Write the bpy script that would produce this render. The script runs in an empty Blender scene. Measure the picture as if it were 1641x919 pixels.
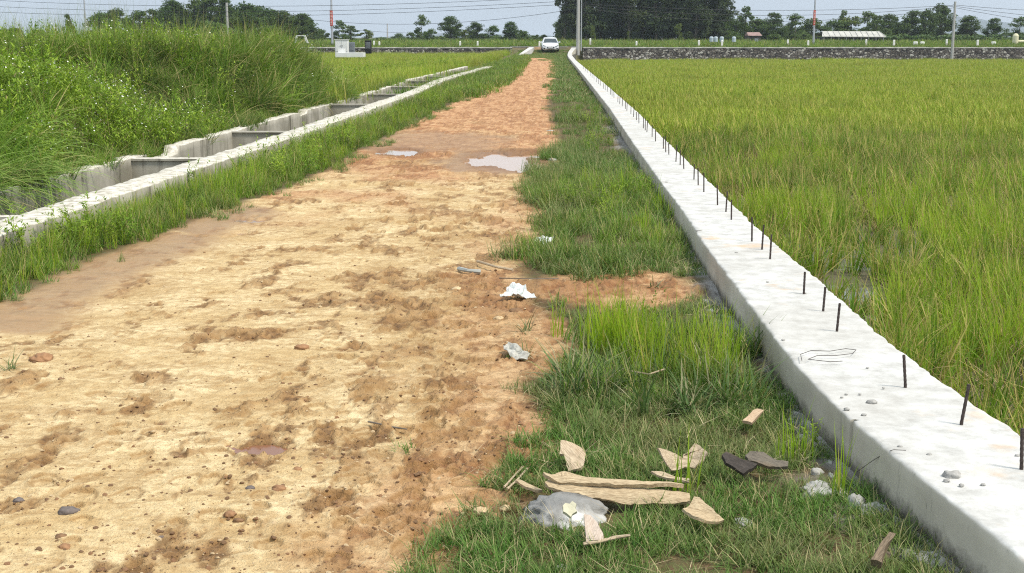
import bpy, bmesh, math, random
import numpy as np
from mathutils import Vector, Matrix
R = math.radians
C = bpy.context.scene.collection
sc = bpy.context.scene
# ------------------------------------------------------------------ camera
W0, H0, F = 1641.0, 919.0, 2126.0
HOR, CH = 60.0, 1.6
CX, CY = W0/2, H0/2
TH = math.atan((CY-HOR)/F)
ct, st = math.cos(TH), math.sin(TH)
cam = bpy.data.objects.new('camera', bpy.data.cameras.new('camera')); C.objects.link(cam)
cam.location = (0, 0, CH); cam.rotation_euler = (math.pi/2-TH, 0, 0)
cam.data.sensor_width = 36; cam.data.lens = 36*F/W0
cam.data.clip_start = .05; cam.data.clip_end = 9000
sc.camera = cam
# ------------------------------------------------------------------ light
SUN_EL, SUN_AZ = 57, 118         # azimuth measured clockwise from +Y (view direction): right and a little behind
w = bpy.data.worlds.new('World'); sc.world = w; w.use_nodes = True
nt = w.node_tree; nt.nodes.clear()
def wn(t, **k):
    n = nt.nodes.new(t)
    for a, b in k.items(): setattr(n, a, b)
    return n
wo = wn('ShaderNodeOutputWorld'); bg = wn('ShaderNodeBackground'); bg.inputs[1].default_value = .078
sky = wn('ShaderNodeTexSky', sky_type='NISHITA', sun_disc=False, sun_elevation=R(SUN_EL), sun_rotation=R(SUN_AZ), altitude=50, air_density=1.3, dust_density=1.5, ozone_density=1.5)
tc = wn('ShaderNodeTexCoord'); mp = wn('ShaderNodeMapping'); mp.inputs['Scale'].default_value = (1.2, 1.2, 7)
no = wn('ShaderNodeTexNoise'); no.inputs['Scale'].default_value = 1.6; no.inputs['Detail'].default_value = 6
cr = wn('ShaderNodeValToRGB'); cr.color_ramp.elements[0].position = .36; cr.color_ramp.elements[0].color = (.75, .75, .75, 1)
cr.color_ramp.elements[1].position = .62; cr.color_ramp.elements[1].color = (.95, .95, .95, 1)
mx = wn('ShaderNodeMixRGB'); mx.inputs[2].default_value = (8.7, 9.9, 10.9, 1)
L = nt.links.new
L(tc.outputs['Generated'], mp.inputs[0]); L(mp.outputs[0], no.inputs[0]); L(no.outputs[0], cr.inputs[0])
L(cr.outputs[0], mx.inputs[0]); L(sky.outputs[0], mx.inputs[1]); L(mx.outputs[0], bg.inputs[0]); L(bg.outputs[0], wo.inputs[0])
sl = bpy.data.lights.new('sun', 'SUN'); sl.energy = 3.0; sl.angle = R(11); sl.color = (1, .93, .82)
so = bpy.data.objects.new('sun', sl); C.objects.link(so)
sd = Vector((math.sin(R(SUN_AZ))*math.cos(R(SUN_EL)), math.cos(R(SUN_AZ))*math.cos(R(SUN_EL)), math.sin(R(SUN_EL))))
so.rotation_euler = (-sd).to_track_quat('-Z', 'Y').to_euler()
sc.view_settings.view_transform = 'Standard'; sc.view_settings.look = 'None'
sc.view_settings.exposure = 0.47; sc.view_settings.gamma = 1
sc.cycles.use_denoising = False; sc.cycles.pixel_filter_type = 'BLACKMAN_HARRIS'; sc.cycles.filter_width = 1.15
sc.cycles.max_bounces = 5; sc.cycles.sample_clamp_indirect = 4; sc.cycles.transparent_max_bounces = 8

# ------------------------------------------------------------------ helpers
rng = np.random.default_rng(7); random.seed(7)
def P(x, y, z=0.0):
    """point of the plane at height z seen at photograph pixel x, y"""
    dx = (x-CX)/F; dy = -(y-CY)/F
    d = Vector((dx, ct+dy*st, -st+dy*ct))
    t = (z-CH)/d.z
    return Vector((0, 0, CH))+d*t
def PY(x, y, Y):
    dx = (x-CX)/F; dy = -(y-CY)/F
    d = Vector((dx, ct+dy*st, -st+dy*ct))
    return Vector((0, 0, CH))+d*(Y/d.y)
def proj(X, Y, Z):
    zz = Y*ct-(Z-CH)*st; up = Y*st+(Z-CH)*ct
    return CX+F*X/zz, CY-F*up/zz
def tag(o, label=None, cat=None, group=None, kind=None):
    if label: o['label'] = label
    if cat: o['category'] = cat
    if group: o['group'] = group
    if kind: o['kind'] = kind
    return o
def link(name, me, mats=None, parent=None, loc=None):
    o = bpy.data.objects.new(name, me); C.objects.link(o)
    if mats is not None:
        for m in (mats if isinstance(mats, (list, tuple)) else [mats]): me.materials.append(m)
    if parent: o.parent = parent
    if loc is not None: o.location = loc
    return o
def empty(name, loc=(0, 0, 0), rz=0):
    o = bpy.data.objects.new(name, None); C.objects.link(o); o.location = loc; o.rotation_euler = (0, 0, rz)
    o.empty_display_size = .2
    return o
def mesh(name, v, f, smooth=False):
    me = bpy.data.meshes.new(name)
    v = np.asarray(v, dtype=np.float32).reshape(-1, 3)
    if isinstance(f, np.ndarray):
        n = len(f); k = f.shape[1]
        me.vertices.add(len(v)); me.vertices.foreach_set('co', v.ravel())
        me.loops.add(n*k); me.loops.foreach_set('vertex_index', f.astype(np.int32).ravel())
        me.polygons.add(n); me.polygons.foreach_set('loop_start', np.arange(0, n*k, k, dtype=np.int32))
        me.update(calc_edges=True); me.validate()
    else:
        me.from_pydata([tuple(map(float, p)) for p in v], [], f); me.update()
    if smooth: me.polygons.foreach_set('use_smooth', [True]*len(me.polygons))
    return me
def attr(me, name, vals, typ='FLOAT', dom='POINT'):
    a = me.attributes.new(name, typ, dom)
    a.data.foreach_set('vector' if typ == 'FLOAT_VECTOR' else 'value', np.asarray(vals).ravel())
def gridmesh(name, V, smooth=True):
    r, c, _ = V.shape
    i = np.arange(r*c).reshape(r, c)
    f = np.stack([i[:-1, :-1], i[:-1, 1:], i[1:, 1:], i[1:, :-1]], -1).reshape(-1, 4)
    return mesh(name, V.reshape(-1, 3), f, smooth)
def _h(ix, iy, s):
    n = (ix.astype(np.int64)*374761393+iy.astype(np.int64)*668265263+s*1442695041) & 0x7fffffff
    n = ((n ^ (n >> 13))*1274126177) & 0x7fffffff
    n = n ^ (n >> 16)
    return (n & 0xffff)/32767.5-1
def noise(x, y, s=0):
    x = np.asarray(x, float); y = np.asarray(y, float)
    ix = np.floor(x); iy = np.floor(y); fx = x-ix; fy = y-iy
    fx = fx*fx*(3-2*fx); fy = fy*fy*(3-2*fy)
    a = _h(ix, iy, s); b = _h(ix+1, iy, s); c = _h(ix, iy+1, s); d = _h(ix+1, iy+1, s)
    return (a*(1-fx)+b*fx)*(1-fy)+(c*(1-fx)+d*fx)*fy
def fbm(x, y, s=0, o=4):
    t = 0; a = 1; n = 0
    for k in range(o):
        t = t+a*noise(np.asarray(x)*2**k+k*17.3, np.asarray(y)*2**k-k*9.1, s+k); n += a; a *= .5
    return t/n
def sstep(a, b, x):
    t = np.clip((x-a)/(b-a), 0, 1); return t*t*(3-2*t)
class MB:
    """collects shapes for one mesh"""
    def __init__(s): s.v = []; s.f = []; s.m = []
    def add(s, v, f, mi=0):
        k = len(s.v); s.v += [tuple(p) for p in v]; s.f += [tuple(i+k for i in q) for q in f]; s.m += [mi]*len(f)
    def box(s, lo, hi, mi=0, M=None):
        x0, y0, z0 = lo; x1, y1, z1 = hi
        v = [Vector(p) for p in ((x0,y0,z0),(x1,y0,z0),(x1,y1,z0),(x0,y1,z0),(x0,y0,z1),(x1,y0,z1),(x1,y1,z1),(x0,y1,z1))]
        if M: v = [M @ p for p in v]
        s.add(v, [(0,3,2,1),(4,5,6,7),(0,1,5,4),(1,2,6,5),(2,3,7,6),(3,0,4,7)], mi)
    def tube(s, pts, rad, n=6, mi=0, caps=True):
        pts = [Vector(p) for p in pts]
        if not hasattr(rad, '__len__'): rad = [rad]*len(pts)
        rings = []
        for i, p in enumerate(pts):
            d = (pts[min(i+1, len(pts)-1)]-pts[max(i-1, 0)]).normalized()
            a = d.cross(Vector((0, 0, 1)) if abs(d.z) < .9 else Vector((1, 0, 0))).normalized(); b = d.cross(a)
            rings.append([p+(a*math.cos(t)+b*math.sin(t))*rad[i] for t in [2*math.pi*j/n for j in range(n)]])
        v = [q for r in rings for q in r]; f = []
        for i in range(len(pts)-1):
            for j in range(n):
                k = (j+1) % n; f.append((i*n+j, i*n+k, (i+1)*n+k, (i+1)*n+j))
        if caps: f.append(tuple(range(n))[::-1]); f.append(tuple((len(pts)-1)*n+j for j in range(n)))
        s.add(v, f, mi)
    def build(s, name, mats, parent=None, loc=None, smooth=False):
        me = mesh(name, s.v, s.f, smooth)
        o = link(name, me, mats, parent, loc)
        me.polygons.foreach_set('material_index', s.m)
        return o
# ------------------------------------------------------------------ materials
class NT:
    def __init__(s, name):
        s.mat = bpy.data.materials.new(name); s.mat.use_nodes = True; s.t = s.mat.node_tree; s.t.nodes.clear()
        s.out = s.n('ShaderNodeOutputMaterial')
    def n(s, t, ins=None, **k):
        n = s.t.nodes.new(t)
        for a, b in k.items(): setattr(n, a, b)
        if ins:
            for a, b in ins.items(): s.set(n.inputs[a], b)
        return n
    def set(s, sock, v):
        if isinstance(v, bpy.types.NodeSocket): s.t.links.new(v, sock)
        elif isinstance(v, (tuple, list)) and len(v) == 3 and sock.type == 'RGBA': sock.default_value = (*v, 1)
        elif sock.type == 'RGBA' and not hasattr(v, '__len__'): sock.default_value = (v, v, v, 1)
        else: sock.default_value = v
    def tex(s, scale, detail=4, rough=.55, coord='Object', vec=None, stretch=None):
        if vec is None: vec = s.co(coord)
        if stretch: vec = s.n('ShaderNodeMapping', {0: vec, 'Scale': stretch}).outputs[0]
        return s.n('ShaderNodeTexNoise', {'Vector': vec, 'Scale': scale, 'Detail': detail, 'Roughness': rough}).outputs[0]
    def co(s, c='Object'):
        if c == 'World': return s.n('ShaderNodeNewGeometry').outputs['Position']
        return s.n('ShaderNodeTexCoord').outputs[c]
    def ramp(s, f, *st, interp='LINEAR'):
        n = s.n('ShaderNodeValToRGB', {0: f}); e = n.color_ramp.elements; n.color_ramp.interpolation = interp
        while len(e) < len(st): e.new(.5)
        for i, (p, c) in enumerate(st):
            e[i].position = p; e[i].color = (*c, 1) if hasattr(c, '__len__') else (c, c, c, 1)
        return n.outputs[0]
    def mix(s, f, a, b, blend='MIX'):
        n = s.n('ShaderNodeMixRGB', blend_type=blend); s.set(n.inputs[0], f); s.set(n.inputs[1], a); s.set(n.inputs[2], b); return n.outputs[0]
    def math(s, op, a, b=0., clamp=False):
        n = s.n('ShaderNodeMath', operation=op, use_clamp=clamp); s.set(n.inputs[0], a); s.set(n.inputs[1], b); return n.outputs[0]
    def at(s, name): return s.n('ShaderNodeAttribute', attribute_name=name).outputs['Fac']
    def bump(s, h, strength=.3, dist=.01, normal=None):
        d = {'Height': h, 'Strength': strength, 'Distance': dist}
        if normal: d['Normal'] = normal
        return s.n('ShaderNodeBump', d).outputs[0]
    def bsdf(s, col, rough=.8, normal=None, spec=.3, **k):
        d = {'Base Color': col, 'Roughness': rough, 'Specular IOR Level': spec}
        if normal: d['Normal'] = normal
        d.update(k)
        return s.n('ShaderNodeBsdfPrincipled', d).outputs[0]
    def done(s, sh): s.t.links.new(sh, s.out.inputs[0]); return s.mat
def simple(name, col, rough=.7, var=.25, scale=8, bump=.3, spec=.3, metal=0., coord='Object', stretch=None, dist=.01):
    m = NT(name); n = m.tex(scale, 6, coord=coord, stretch=stretch)
    c = m.ramp(n, (.3, tuple(x*(1-var) for x in col)), (.7, tuple(min(1, x*(1+var)) for x in col)))
    return m.done(m.bsdf(c, rough, m.bump(n, bump, dist), spec, Metallic=metal))
def leafmat(name, a, b, dry=(.28, .22, .09), drymix=.15, patch=.12, patchcol=None, tr=.22, rough=.5, wscale=.35):
    """a..b: colour range per plant; some blades dry; patchcol: slow variation over the ground"""
    m = NT(name)
    rnd = m.n('ShaderNodeObjectInfo').outputs['Random']
    tint = m.at('tint'); tip = m.at('tip')
    c = m.mix(m.math('ADD', m.math('MULTIPLY', rnd, .6), m.math('MULTIPLY', tint, .4)), a, b)
    if patchcol:
        pn = m.ramp(m.tex(wscale, 3, coord='World'), (.42, 0), (.6, 1))
        c = m.mix(m.math('MULTIPLY', pn, patch), c, patchcol)
    d = m.math('MULTIPLY', m.math('GREATER_THAN', tint, 1-drymix), .85)
    c = m.mix(d, c, dry)
    c = m.mix(m.math('MULTIPLY', m.math('POWER', tip, 3.), .25), c, dry)
    p = m.bsdf(c, .62, spec=.12)
    t = m.n('ShaderNodeBsdfTranslucent', {0: m.mix(.5, c, m.mix(1., c, (1.3, 1.5, .5), 'MULTIPLY'))}).outputs[0]
    return m.done(m.n('ShaderNodeMixShader', {0: tr, 1: p, 2: t}).outputs[0])
# ------------------------------------------------------------------ layout lines (x as a function of the distance y)
def line(px, z, extra=()):
    pts = sorted([(P(x, y, z).y, P(x, y, z).x) for x, y in px]+[(Y, (x-CX)*(Y*ct+(CH-zz)*st)/F) for x, Y, zz in extra])
    Y = [p[0] for p in pts]; X = [p[1] for p in pts]
    s = (X[1]-X[0])/(Y[1]-Y[0]); s2 = sum((X[i+1]-X[i]) for i in range(2))/(Y[2]-Y[0])
    Y = [0.]+Y; X = [X[0]-s2*pts[0][0]]+X
    Y, X = np.array(Y), np.array(X)
    return lambda y: np.interp(y, Y, X)
ZW = .2
wall_l = line([(910, 91), (927, 111), (952, 142), (977, 174), (1006, 217), (1023, 242), (1059, 292), (1095, 339), (1131, 395), (1190, 473), (1246, 548), (1300, 612), (1370, 680), (1450, 745), (1550, 822), (1641, 898)], ZW,
              [(909, 112, .2), (911, 124, .36), (919, 133, .6)])
wall_r = line([(923, 97), (970, 135), (1024, 181), (1059, 217), (1095, 251), (1131, 285), (1203, 354), (1240, 388), (1300, 436), (1360, 490), (1430, 551), (1500, 602), (1570, 650), (1641, 700)], ZW,
              [(915.5, 112, .2), (918, 124, .36), (927, 133, .6)])
drain_in = line([(0, 352), (100, 321), (220, 284), (310, 258), (440, 217), (560, 177), (650, 148), (700, 127), (780, 106)], ZW, [(822, 92, .0), (840, 133, .6)])
edge_l = line([(-160, 570), (0, 488), (60, 462), (180, 408), (250, 384), (340, 345), (450, 308), (540, 272), (590, 240), (650, 207), (720, 172), (785, 142), (822, 118), (840, 98), (838, 90)], 0.)
edge_r = line([(690, 919), (740, 850), (820, 765), (870, 690), (835, 620), (835, 560), (850, 500), (830, 440), (850, 385), (872, 330), (885, 290), (895, 240), (885, 200), (872, 172), (884, 140), (890, 112), (886, 92)], 0.)
_di = drain_in; drain_in = lambda Y: sum(_di(np.maximum(Y+k, 0)) for k in np.linspace(-1.6, 1.6, 9))/9
DE = 66.0
def d_in(Y): return drain_in(Y)            # right wall, inner top edge
def d_out(Y): return drain_in(Y)+.36        # right wall, outer edge
def d_l(Y): return drain_in(Y)-.86         # left wall, inner edge
def d_lo(Y): return drain_in(Y)-1.06
def mz(Y): return .6*sstep(125.5, 139, Y)
def bump2(X, Y, cx, cy, rx, ry, p=2.):
    return np.clip(1-(((X-cx)/rx)**2+((Y-cy)/ry)**2), 0, 1)**(p*.5)
def hleft(X, Y):
    e = sstep(0, 2.5, d_lo(Y)-X)
    z = .05-(.35*e*sstep(26, 34, Y))
    z = z+1.10*sstep(0, .62, bump2(X, Y, -8.8, 28.5, 6.0, 8.0))
    z = z+.80*sstep(0, 1, bump2(X, Y, -7.4, 16.5, 2.9, 5.5))
    z = z+.22*sstep(0, 1, bump2(X, Y, -6.6, 10.5, 2.2, 3.5))
    z = .03+(z-.03)*sstep(-.05, 1.15, d_lo(Y)-X)+.05*fbm(X*.9, Y*.9, 3)
    return z
FZ = -.85
# ------------------------------------------------------------------ base ground, one sheet to the horizon
ground_m = NT('ground_soil')
_n = ground_m.tex(1.3, 8, coord='World'); _n2 = ground_m.tex(14, 6, coord='World')
_c = ground_m.mix(ground_m.ramp(_n, (.4, 0), (.62, 1)), (.16, .11, .06), (.06, .085, .025))
_c = ground_m.mix(.4, _c, ground_m.mix(_n2, (.04, .045, .015), (.22, .17, .10)))
ground_m = ground_m.done(ground_m.bsdf(_c, .95, ground_m.bump(_n2, .5, .03)))
Ys = np.concatenate([[1.0, 2.0], np.geomspace(3, 125, 190), np.linspace(126, 133.1, 8), [133.3], np.linspace(134, 150, 10), [170, 200, 260, 400, 700, 1400, 3000, 7000]])
rows = []
lt = np.concatenate([[900*2.0**k for k in (2, 1, 0)], [450, 220, 110, 60, 40], np.linspace(28, .3, 100), [.0]])
rt = np.concatenate([[.0, .3, 1, 2, 4, 8, 16, 30, 60, 110, 220, 450, 900, 1800, 3600]])
for Y in Ys:
    a, b = d_lo(Y)+.05, d_out(Y)-.05
    wl, wr = wall_l(Y), wall_r(Y)
    dz = FZ+.15 if Y < DE else 0
    beyond = Y > 133.2
    xs = list(a-lt); zl = [float(hleft(x, Y)) for x in xs]
    if Y > 40: zl = [z for z in zl]
    xs += [a+.01, b-.01, b]; zz = zl+[dz, dz, float(mz(Y))-.05]
    xs += list(np.linspace(b+.1, wl+.1, 12)); zz += [float(mz(Y))-.05]*12
    xs += [wr-.08, wr-.07]; zz += [float(mz(Y))-.05, FZ]
    xs += list(wr+rt); zz += [FZ]*len(rt)
    if beyond:
        up = .58 if Y < 150 else .62
        zz = [up if (x < a-.0 or x > wl+.05) or Y > 139 else z for x, z in zip(xs, zz)]
        if Y > 150: zz = [up+.12*float(noise(x*.03, Y*.03, 5)) for x in xs]
        if Y > 2000: zz = [0]*len(xs)
    rows.append([(x, Y, z) for x, z in zip(xs, zz)])
go = link('ground', gridmesh('ground', np.array(rows)), ground_m); tag(go, kind='structure')
# ------------------------------------------------------------------ dirt track: real relief in the mesh
NC = 820
py = np.concatenate([np.linspace(985, 140, 700), np.linspace(139, 83.5, 70)])
YY = np.array([P(CX, y, 0).y for y in py]+[128, 130, 132, 134, 136, 138.6])
u = np.linspace(0, 1, NC)
x0 = d_out(YY)-.03; x1 = wall_l(YY)+.04
X = x0[:, None]+(x1-x0)[:, None]*u[None]; Y = np.repeat(YY[:, None], NC, 1)
PX, PYY = proj(X, Y, 0.)
def blob(cx, cy, rx, ry, k=1.):
    d = ((PX-cx)/rx)**2+((PYY-cy)/ry)**2
    return np.clip(1.25-d, 0, 1)*k
mud = np.zeros_like(X)
for b in [(700, 452, 150, 28), (800, 500, 130, 50), (660, 480, 70, 30, .8), (560, 478, 60, 10), (420, 535, 75, 10), (640, 515, 80, 22), (640, 565, 50, 16),
          (650, 614, 110, 16), (715, 650, 70, 26), (560, 700, 60, 20), (625, 738, 85, 28), (690, 745, 50, 26), (330, 880, 75, 45), (430, 855, 55, 28), (600, 858, 70, 18),
          (420, 715, 60, 14), (100, 660, 90, 10), (770, 840, 70, 60), (840, 830, 60, 55), (560, 400, 120, 10, .6), (640, 405, 90, 10, .6), (70, 775, 80, 22, .5), (860, 470, 60, 40),
          (300, 545, 70, 8, .7), (500, 660, 60, 8, .7), (230, 605, 60, 8, .7), (735, 255, 130, 18, .9), (650, 262, 120, 12, .7), (760, 380, 90, 8, .7), (700, 350, 120, 8, .6),
          (520, 790, 60, 10, .6), (700, 560, 60, 20, .7), (870, 560, 50, 60), (1000, 465, 130, 40), (480, 880, 60, 30, .8), (830, 700, 60, 60, .6), (710, 890, 70, 40, .8), (900, 680, 60, 30, .6)]:
    mud = np.maximum(mud, blob(*b))
brk = fbm(X*6, Y*3.4, 11, 5)
zone = np.clip(mud, 0, 1)
mud = sstep(.18, .78, mud*.52+brk*1.25+.7*fbm(X*19, Y*12, 12, 5))
sm = sstep(.12, .26, fbm(X*9+40, Y*4.6, 21, 5))*.75*sstep(560, 640, PX+(PYY-400)*.2+brk*400)
mud = np.maximum(mud, sm*.8)
ochre = np.clip(sstep(0, 1, zone)*.75+sstep(-.05, .5, fbm(X*2.2, Y*1.3, 24, 5))*.6, 0, 1)
lw = (X-edge_l(Y))
wet = np.maximum.reduce([blob(230, 408, 240, 42)*(lw < .9), blob(60, 480, 190, 62)*(lw < .85), blob(360, 355, 120, 30), blob(120, 455, 200, 40)])
wet = sstep(.25, .6, wet+.15*fbm(X*1.5, Y*1.2, 31))*(1-sstep(.35, .8, lw+.15*fbm(X*2, Y*1, 32)))
wet = np.maximum(wet, sstep(.3, .8, blob(680, 228, 170, 22)+.5*fbm(X*3, Y*1.5, 33, 4))*.8)
wet = np.maximum(wet, sstep(.3, .8, blob(790, 262, 110, 22)+.5*fbm(X*3, Y*1.5, 33, 4)))*.9
red = sstep(350, 215, PYY+110*fbm(X*1.6, Y*1.1, 41, 5))
red = np.maximum(red, sstep(.2, .8, blob(860, 830, 130, 130)+.3*fbm(X*3, Y*3, 42))*.9)
red = np.maximum(red, sstep(.3, .8, blob(1000, 470, 150, 60)+.3*fbm(X*3, Y*3, 42))*.8)
red = np.maximum(red, sstep(.3, .8, blob(890, 690, 70, 35)+.3*fbm(X*3, Y*3, 43))*.9)
red = np.maximum(red, sstep(-.55, -.1, X-edge_r(Y)+.45*fbm(X*3, Y*2, 45, 5))*.6)
red = np.maximum(red, sstep(.3, .8, blob(820, 520, 100, 90)+.3*fbm(X*3, Y*3, 44))*.5)
far = sstep(9, 16, Y)
# heights
Z = .010*fbm(X*1.1, Y*.8, 51, 3)+.004*fbm(X*5, Y*4, 52, 3)
Z += ochre*.010*fbm(X*12, Y*9, 59, 4)*(1-wet)+.0052*fbm(X*24, Y*24, 53, 3)*(1-.7*wet)*(1-far*.3)
rid = 1-np.abs(fbm(X*9, Y*7, 54, 3))*2
Z += (mud*(1-wet*.6))*(.026*rid*(.5+.5*noise(X*3, Y*3, 55))+.024*fbm(X*22, Y*18, 56, 4))-.006*mud
Z += far*(1-wet)*.009*fbm(X*2.2, Y*2.6, 57, 3)
Z += far*(1-wet)*.03*sstep(.1, .45, fbm(X*1.3, Y*3.2, 58, 4))
chunk = sstep(-.03, .10, fbm(X*13, Y*9, 75, 4)+.12*noise(X*40, Y*34, 76))
Z += np.clip(mud*1.4+ochre*.35, 0, 1)*(1-wet)*.013*(chunk-.4)
prt = np.zeros_like(X)
def stamp(cx, cy, r, asp, ang, dep, rim):
    rr = r*1.9
    i0 = np.searchsorted(YY, cy-rr); i1 = np.searchsorted(YY, cy+rr)
    if i1 <= i0: return
    s = slice(i0, i1); dx = X[s]-cx; dy = Y[s]-cy
    a = dx*math.cos(ang)+dy*math.sin(ang); b = -dx*math.sin(ang)+dy*math.cos(ang)
    d = np.sqrt(a*a+(b/asp)**2)/r+.18*noise(dx*30+cx*9, dy*30, 5)
    Z[s] += -dep*(1-sstep(.7, 1., d))+rim*np.exp(-((d-1.12)/.16)**2)-dep*.5*np.exp(-((d-.88)/.09)**2)
    prt[s] = np.maximum(prt[s], np.maximum(np.exp(-((d-.9)/.12)**2), .55*(1-sstep(.7, 1., d))*(rnd_p < .5)))
prs = []
for _ in range(260):
    if rng.random() < .62: x, y = rng.normal(690, 110), rng.uniform(380, 900)
    else: x, y = rng.uniform(20, 860), rng.uniform(400, 910)
    prs.append((x, y))
for x, y in prs:
    p = P(x, y); r = rng.uniform(.028, .062); rnd_p = rng.random()
    stamp(p.x, p.y, r, rng.uniform(1.0, 1.7), rng.uniform(-.7, .7), rng.uniform(.003, .012), rng.uniform(.002, .007))
for _ in range(70):       # trampled stretch further up
    x, y = rng.uniform(560, 860), rng.uniform(210, 380); p = P(x, y); rnd_p = rng.random()
    stamp(p.x, p.y, rng.uniform(.05, .09), rng.uniform(1, 1.6), rng.uniform(-.6, .6), .018, .01)
# puddles: hollows in the sheet
PUD = [(820, 258, 46, 12), (848, 265, 34, 11), (640, 244, 31, 6.0), (788, 259, 32, 8), (852, 249, 20, 5)]
hol = np.zeros_like(X)
for cx, cy, rx, ry in PUD: hol = np.maximum(hol, np.clip(1.3-np.sqrt(((PX-cx)/rx)**2+((PYY-cy)/ry)**2), 0, .6)/.6)
dd = np.full_like(X, 9.)
for cx, cy, rx, ry in PUD: dd = np.minimum(dd, np.sqrt(((PX-cx)/rx)**2+((PYY-cy)/ry)**2))
Z += -.05*sstep(1.2, .7, dd+1.15*fbm(X*3.6, Y*1.5, 72, 5))
rim = sstep(1.9, 1.0, dd+.5*fbm(X*3, Y*1.4, 74, 4))
Z += -.03*sstep(1.1, .7, np.sqrt(((PX-418)/46)**2+((PYY-716)/10)**2)+.9*fbm(X*14, Y*6, 71, 4))
lp = np.maximum(blob(345, 375, 55, 10), blob(395, 350, 45, 10))
Z += -.03*sstep(.45, .8, lp*.6+.9*fbm(X*5, Y*3, 73, 5))*(lp > .02)
# ruts left by wheels, soil heaped against the wall
for xr in (-.75, .55): Z += -.008*np.exp(-((X-(edge_l(Y)+edge_r(Y))/2-xr*.9)/.16)**2)*far
dw = x1[:, None]-X
Z += .03*np.exp(-dw/.12)*(.5+noise(X*3, Y*3, 66))
cem = sstep(.1, .7, np.exp(-dw/.13)*1.2+.7*fbm(X*4, Y*3, 67)-.1)*sstep(.55, .15, dw)
cem = cem*sstep(40, 14, Y)
grassy = np.clip(sstep(.02, -.15, X-edge_l(Y)+.1*fbm(X*2, Y*2, 61))+sstep(-.05, .15, X-edge_r(Y)+.1*fbm(X*2, Y*2, 62)), 0, 1)
bare = sstep(.2, .7, np.maximum(blob(985, 465, 150, 38), blob(880, 560, 50, 60))+.3*fbm(X*3, Y*3, 63))
grassy = grassy*(1-bare)
grassy = np.maximum(grassy, sstep(118, 123, Y)*(.8+.5*noise(X*1.5, Y*.3, 64)))
Z += np.where(Y > 120, mz(Y), 0)
V = np.stack([X, Y, Z], -1)
me = gridmesh('dirt_track', V)
for nme, a in (('mud', mud), ('wet', wet), ('red', red), ('prt', prt), ('gr', grassy), ('cem', cem), ('och', ochre), ('chk', chunk), ('rim', rim), ('far', far)): attr(me, nme, a.astype(np.float32))
m = NT('dirt')
co = m.co('World')
n1 = m.tex(2.2, 6, vec=co); n2 = m.tex(18, 6, vec=co, rough=.65); n3 = m.tex(95, 3, vec=co, rough=.7); n4 = m.tex(6, 5, vec=co)
n5 = m.tex(3.8, 8, vec=co, stretch=(1, 2.0, 1), rough=.72)
pale = m.mix(m.ramp(n1, (.38, 0), (.62, 1)), (.64, .465, .235), (.80, .635, .37))
pale = m.mix(m.math('MULTIPLY', m.ramp(n2, (.44, 1), (.56, 0)), .55), pale, (.46, .30, .13))
pale = m.mix(m.math('MULTIPLY', m.ramp(n5, (.50, 0), (.62, 1)), .7), pale, (.40, .245, .10))
pale = m.mix(m.math('MULTIPLY', m.ramp(n3, (.30, 1), (.40, 0)), .8), pale, (.24, .13, .055))
redc = m.mix(m.ramp(n4, (.36, 0), (.60, 1)), (.44, .215, .10), (.62, .38, .195))
redc = m.mix(m.math('MULTIPLY', m.ramp(n2, (.42, 1), (.54, 0)), .6), redc, (.28, .12, .055))
redc = m.mix(m.math('MULTIPLY', m.ramp(n5, (.52, 0), (.64, 1)), .6), redc, (.70, .46, .24))
pale = m.mix(m.math('MULTIPLY', m.at('och'), m.ramp(n2, (.32, 1), (.68, .35))), pale, (.42, .265, .115))
c = m.mix(m.at('red'), pale, redc)
mudc = m.mix(m.ramp(n2, (.35, 0), (.65, 1)), (.13, .065, .024), (.37, .205, .08))
mudc = m.mix(m.math('MULTIPLY', m.at('chk'), .55), mudc, (.50, .315, .14))
c = m.mix(m.ramp(m.at('mud'), (0, 0), (.35, .6), (1, .95)), c, m.mix(m.math('MULTIPLY', m.at('red'), .55), mudc, (.33, .13, .055)))
c = m.mix(m.math('MULTIPLY', m.at('prt'), .7), c, (.30, .165, .06))
wetc = m.mix(m.ramp(n5, (.35, 0), (.65, 1)), (.19, .105, .048), (.34, .205, .10))
c = m.mix(m.math('MULTIPLY', m.at('wet'), .92), c, wetc)
c = m.mix(m.math('MULTIPLY', m.at('rim'), .8), c, (.20, .10, .045))
grc = m.mix(m.ramp(n2, (.4, 0), (.6, 1)), (.10, .065, .03), (.055, .07, .02))
c = m.mix(m.math('MULTIPLY', m.at('gr'), .9), c, grc)
c = m.mix(m.at('cem'), c, m.mix(n2, (.16, .15, .14), (.48, .46, .43)))
ro = m.mix(m.at('wet'), .93, .5)
ro = m.mix(m.math('MULTIPLY', m.at('mud'), .5), ro, .6)
hh = m.math('ADD', m.math('MULTIPLY', n3, .8), m.math('MULTIPLY', n2, 1.2))
bs = m.math('SUBTRACT', .9, m.math('MULTIPLY', m.at('wet'), .7))
dirt_m = m.done(m.bsdf(c, ro, m.bump(hh, bs, .02), .3))
to = link('dirt_track', me, dirt_m); tag(to, kind='structure')
def track_z(px_, py_):
    p = P(px_, py_); i = min(np.searchsorted(YY, p.y), len(YY)-1); j = int(np.clip((p.x-x0[i])/(x1[i]-x0[i])*(NC-1), 0, NC-1))
    return float(Z[i, j])
def gz(X_, Y_):
    i = np.clip(np.searchsorted(YY, Y_), 0, len(YY)-1); j = np.clip(((X_-x0[i])/(x1[i]-x0[i])*(NC-1)).astype(int), 0, NC-1)
    return Z[i, j]
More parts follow.
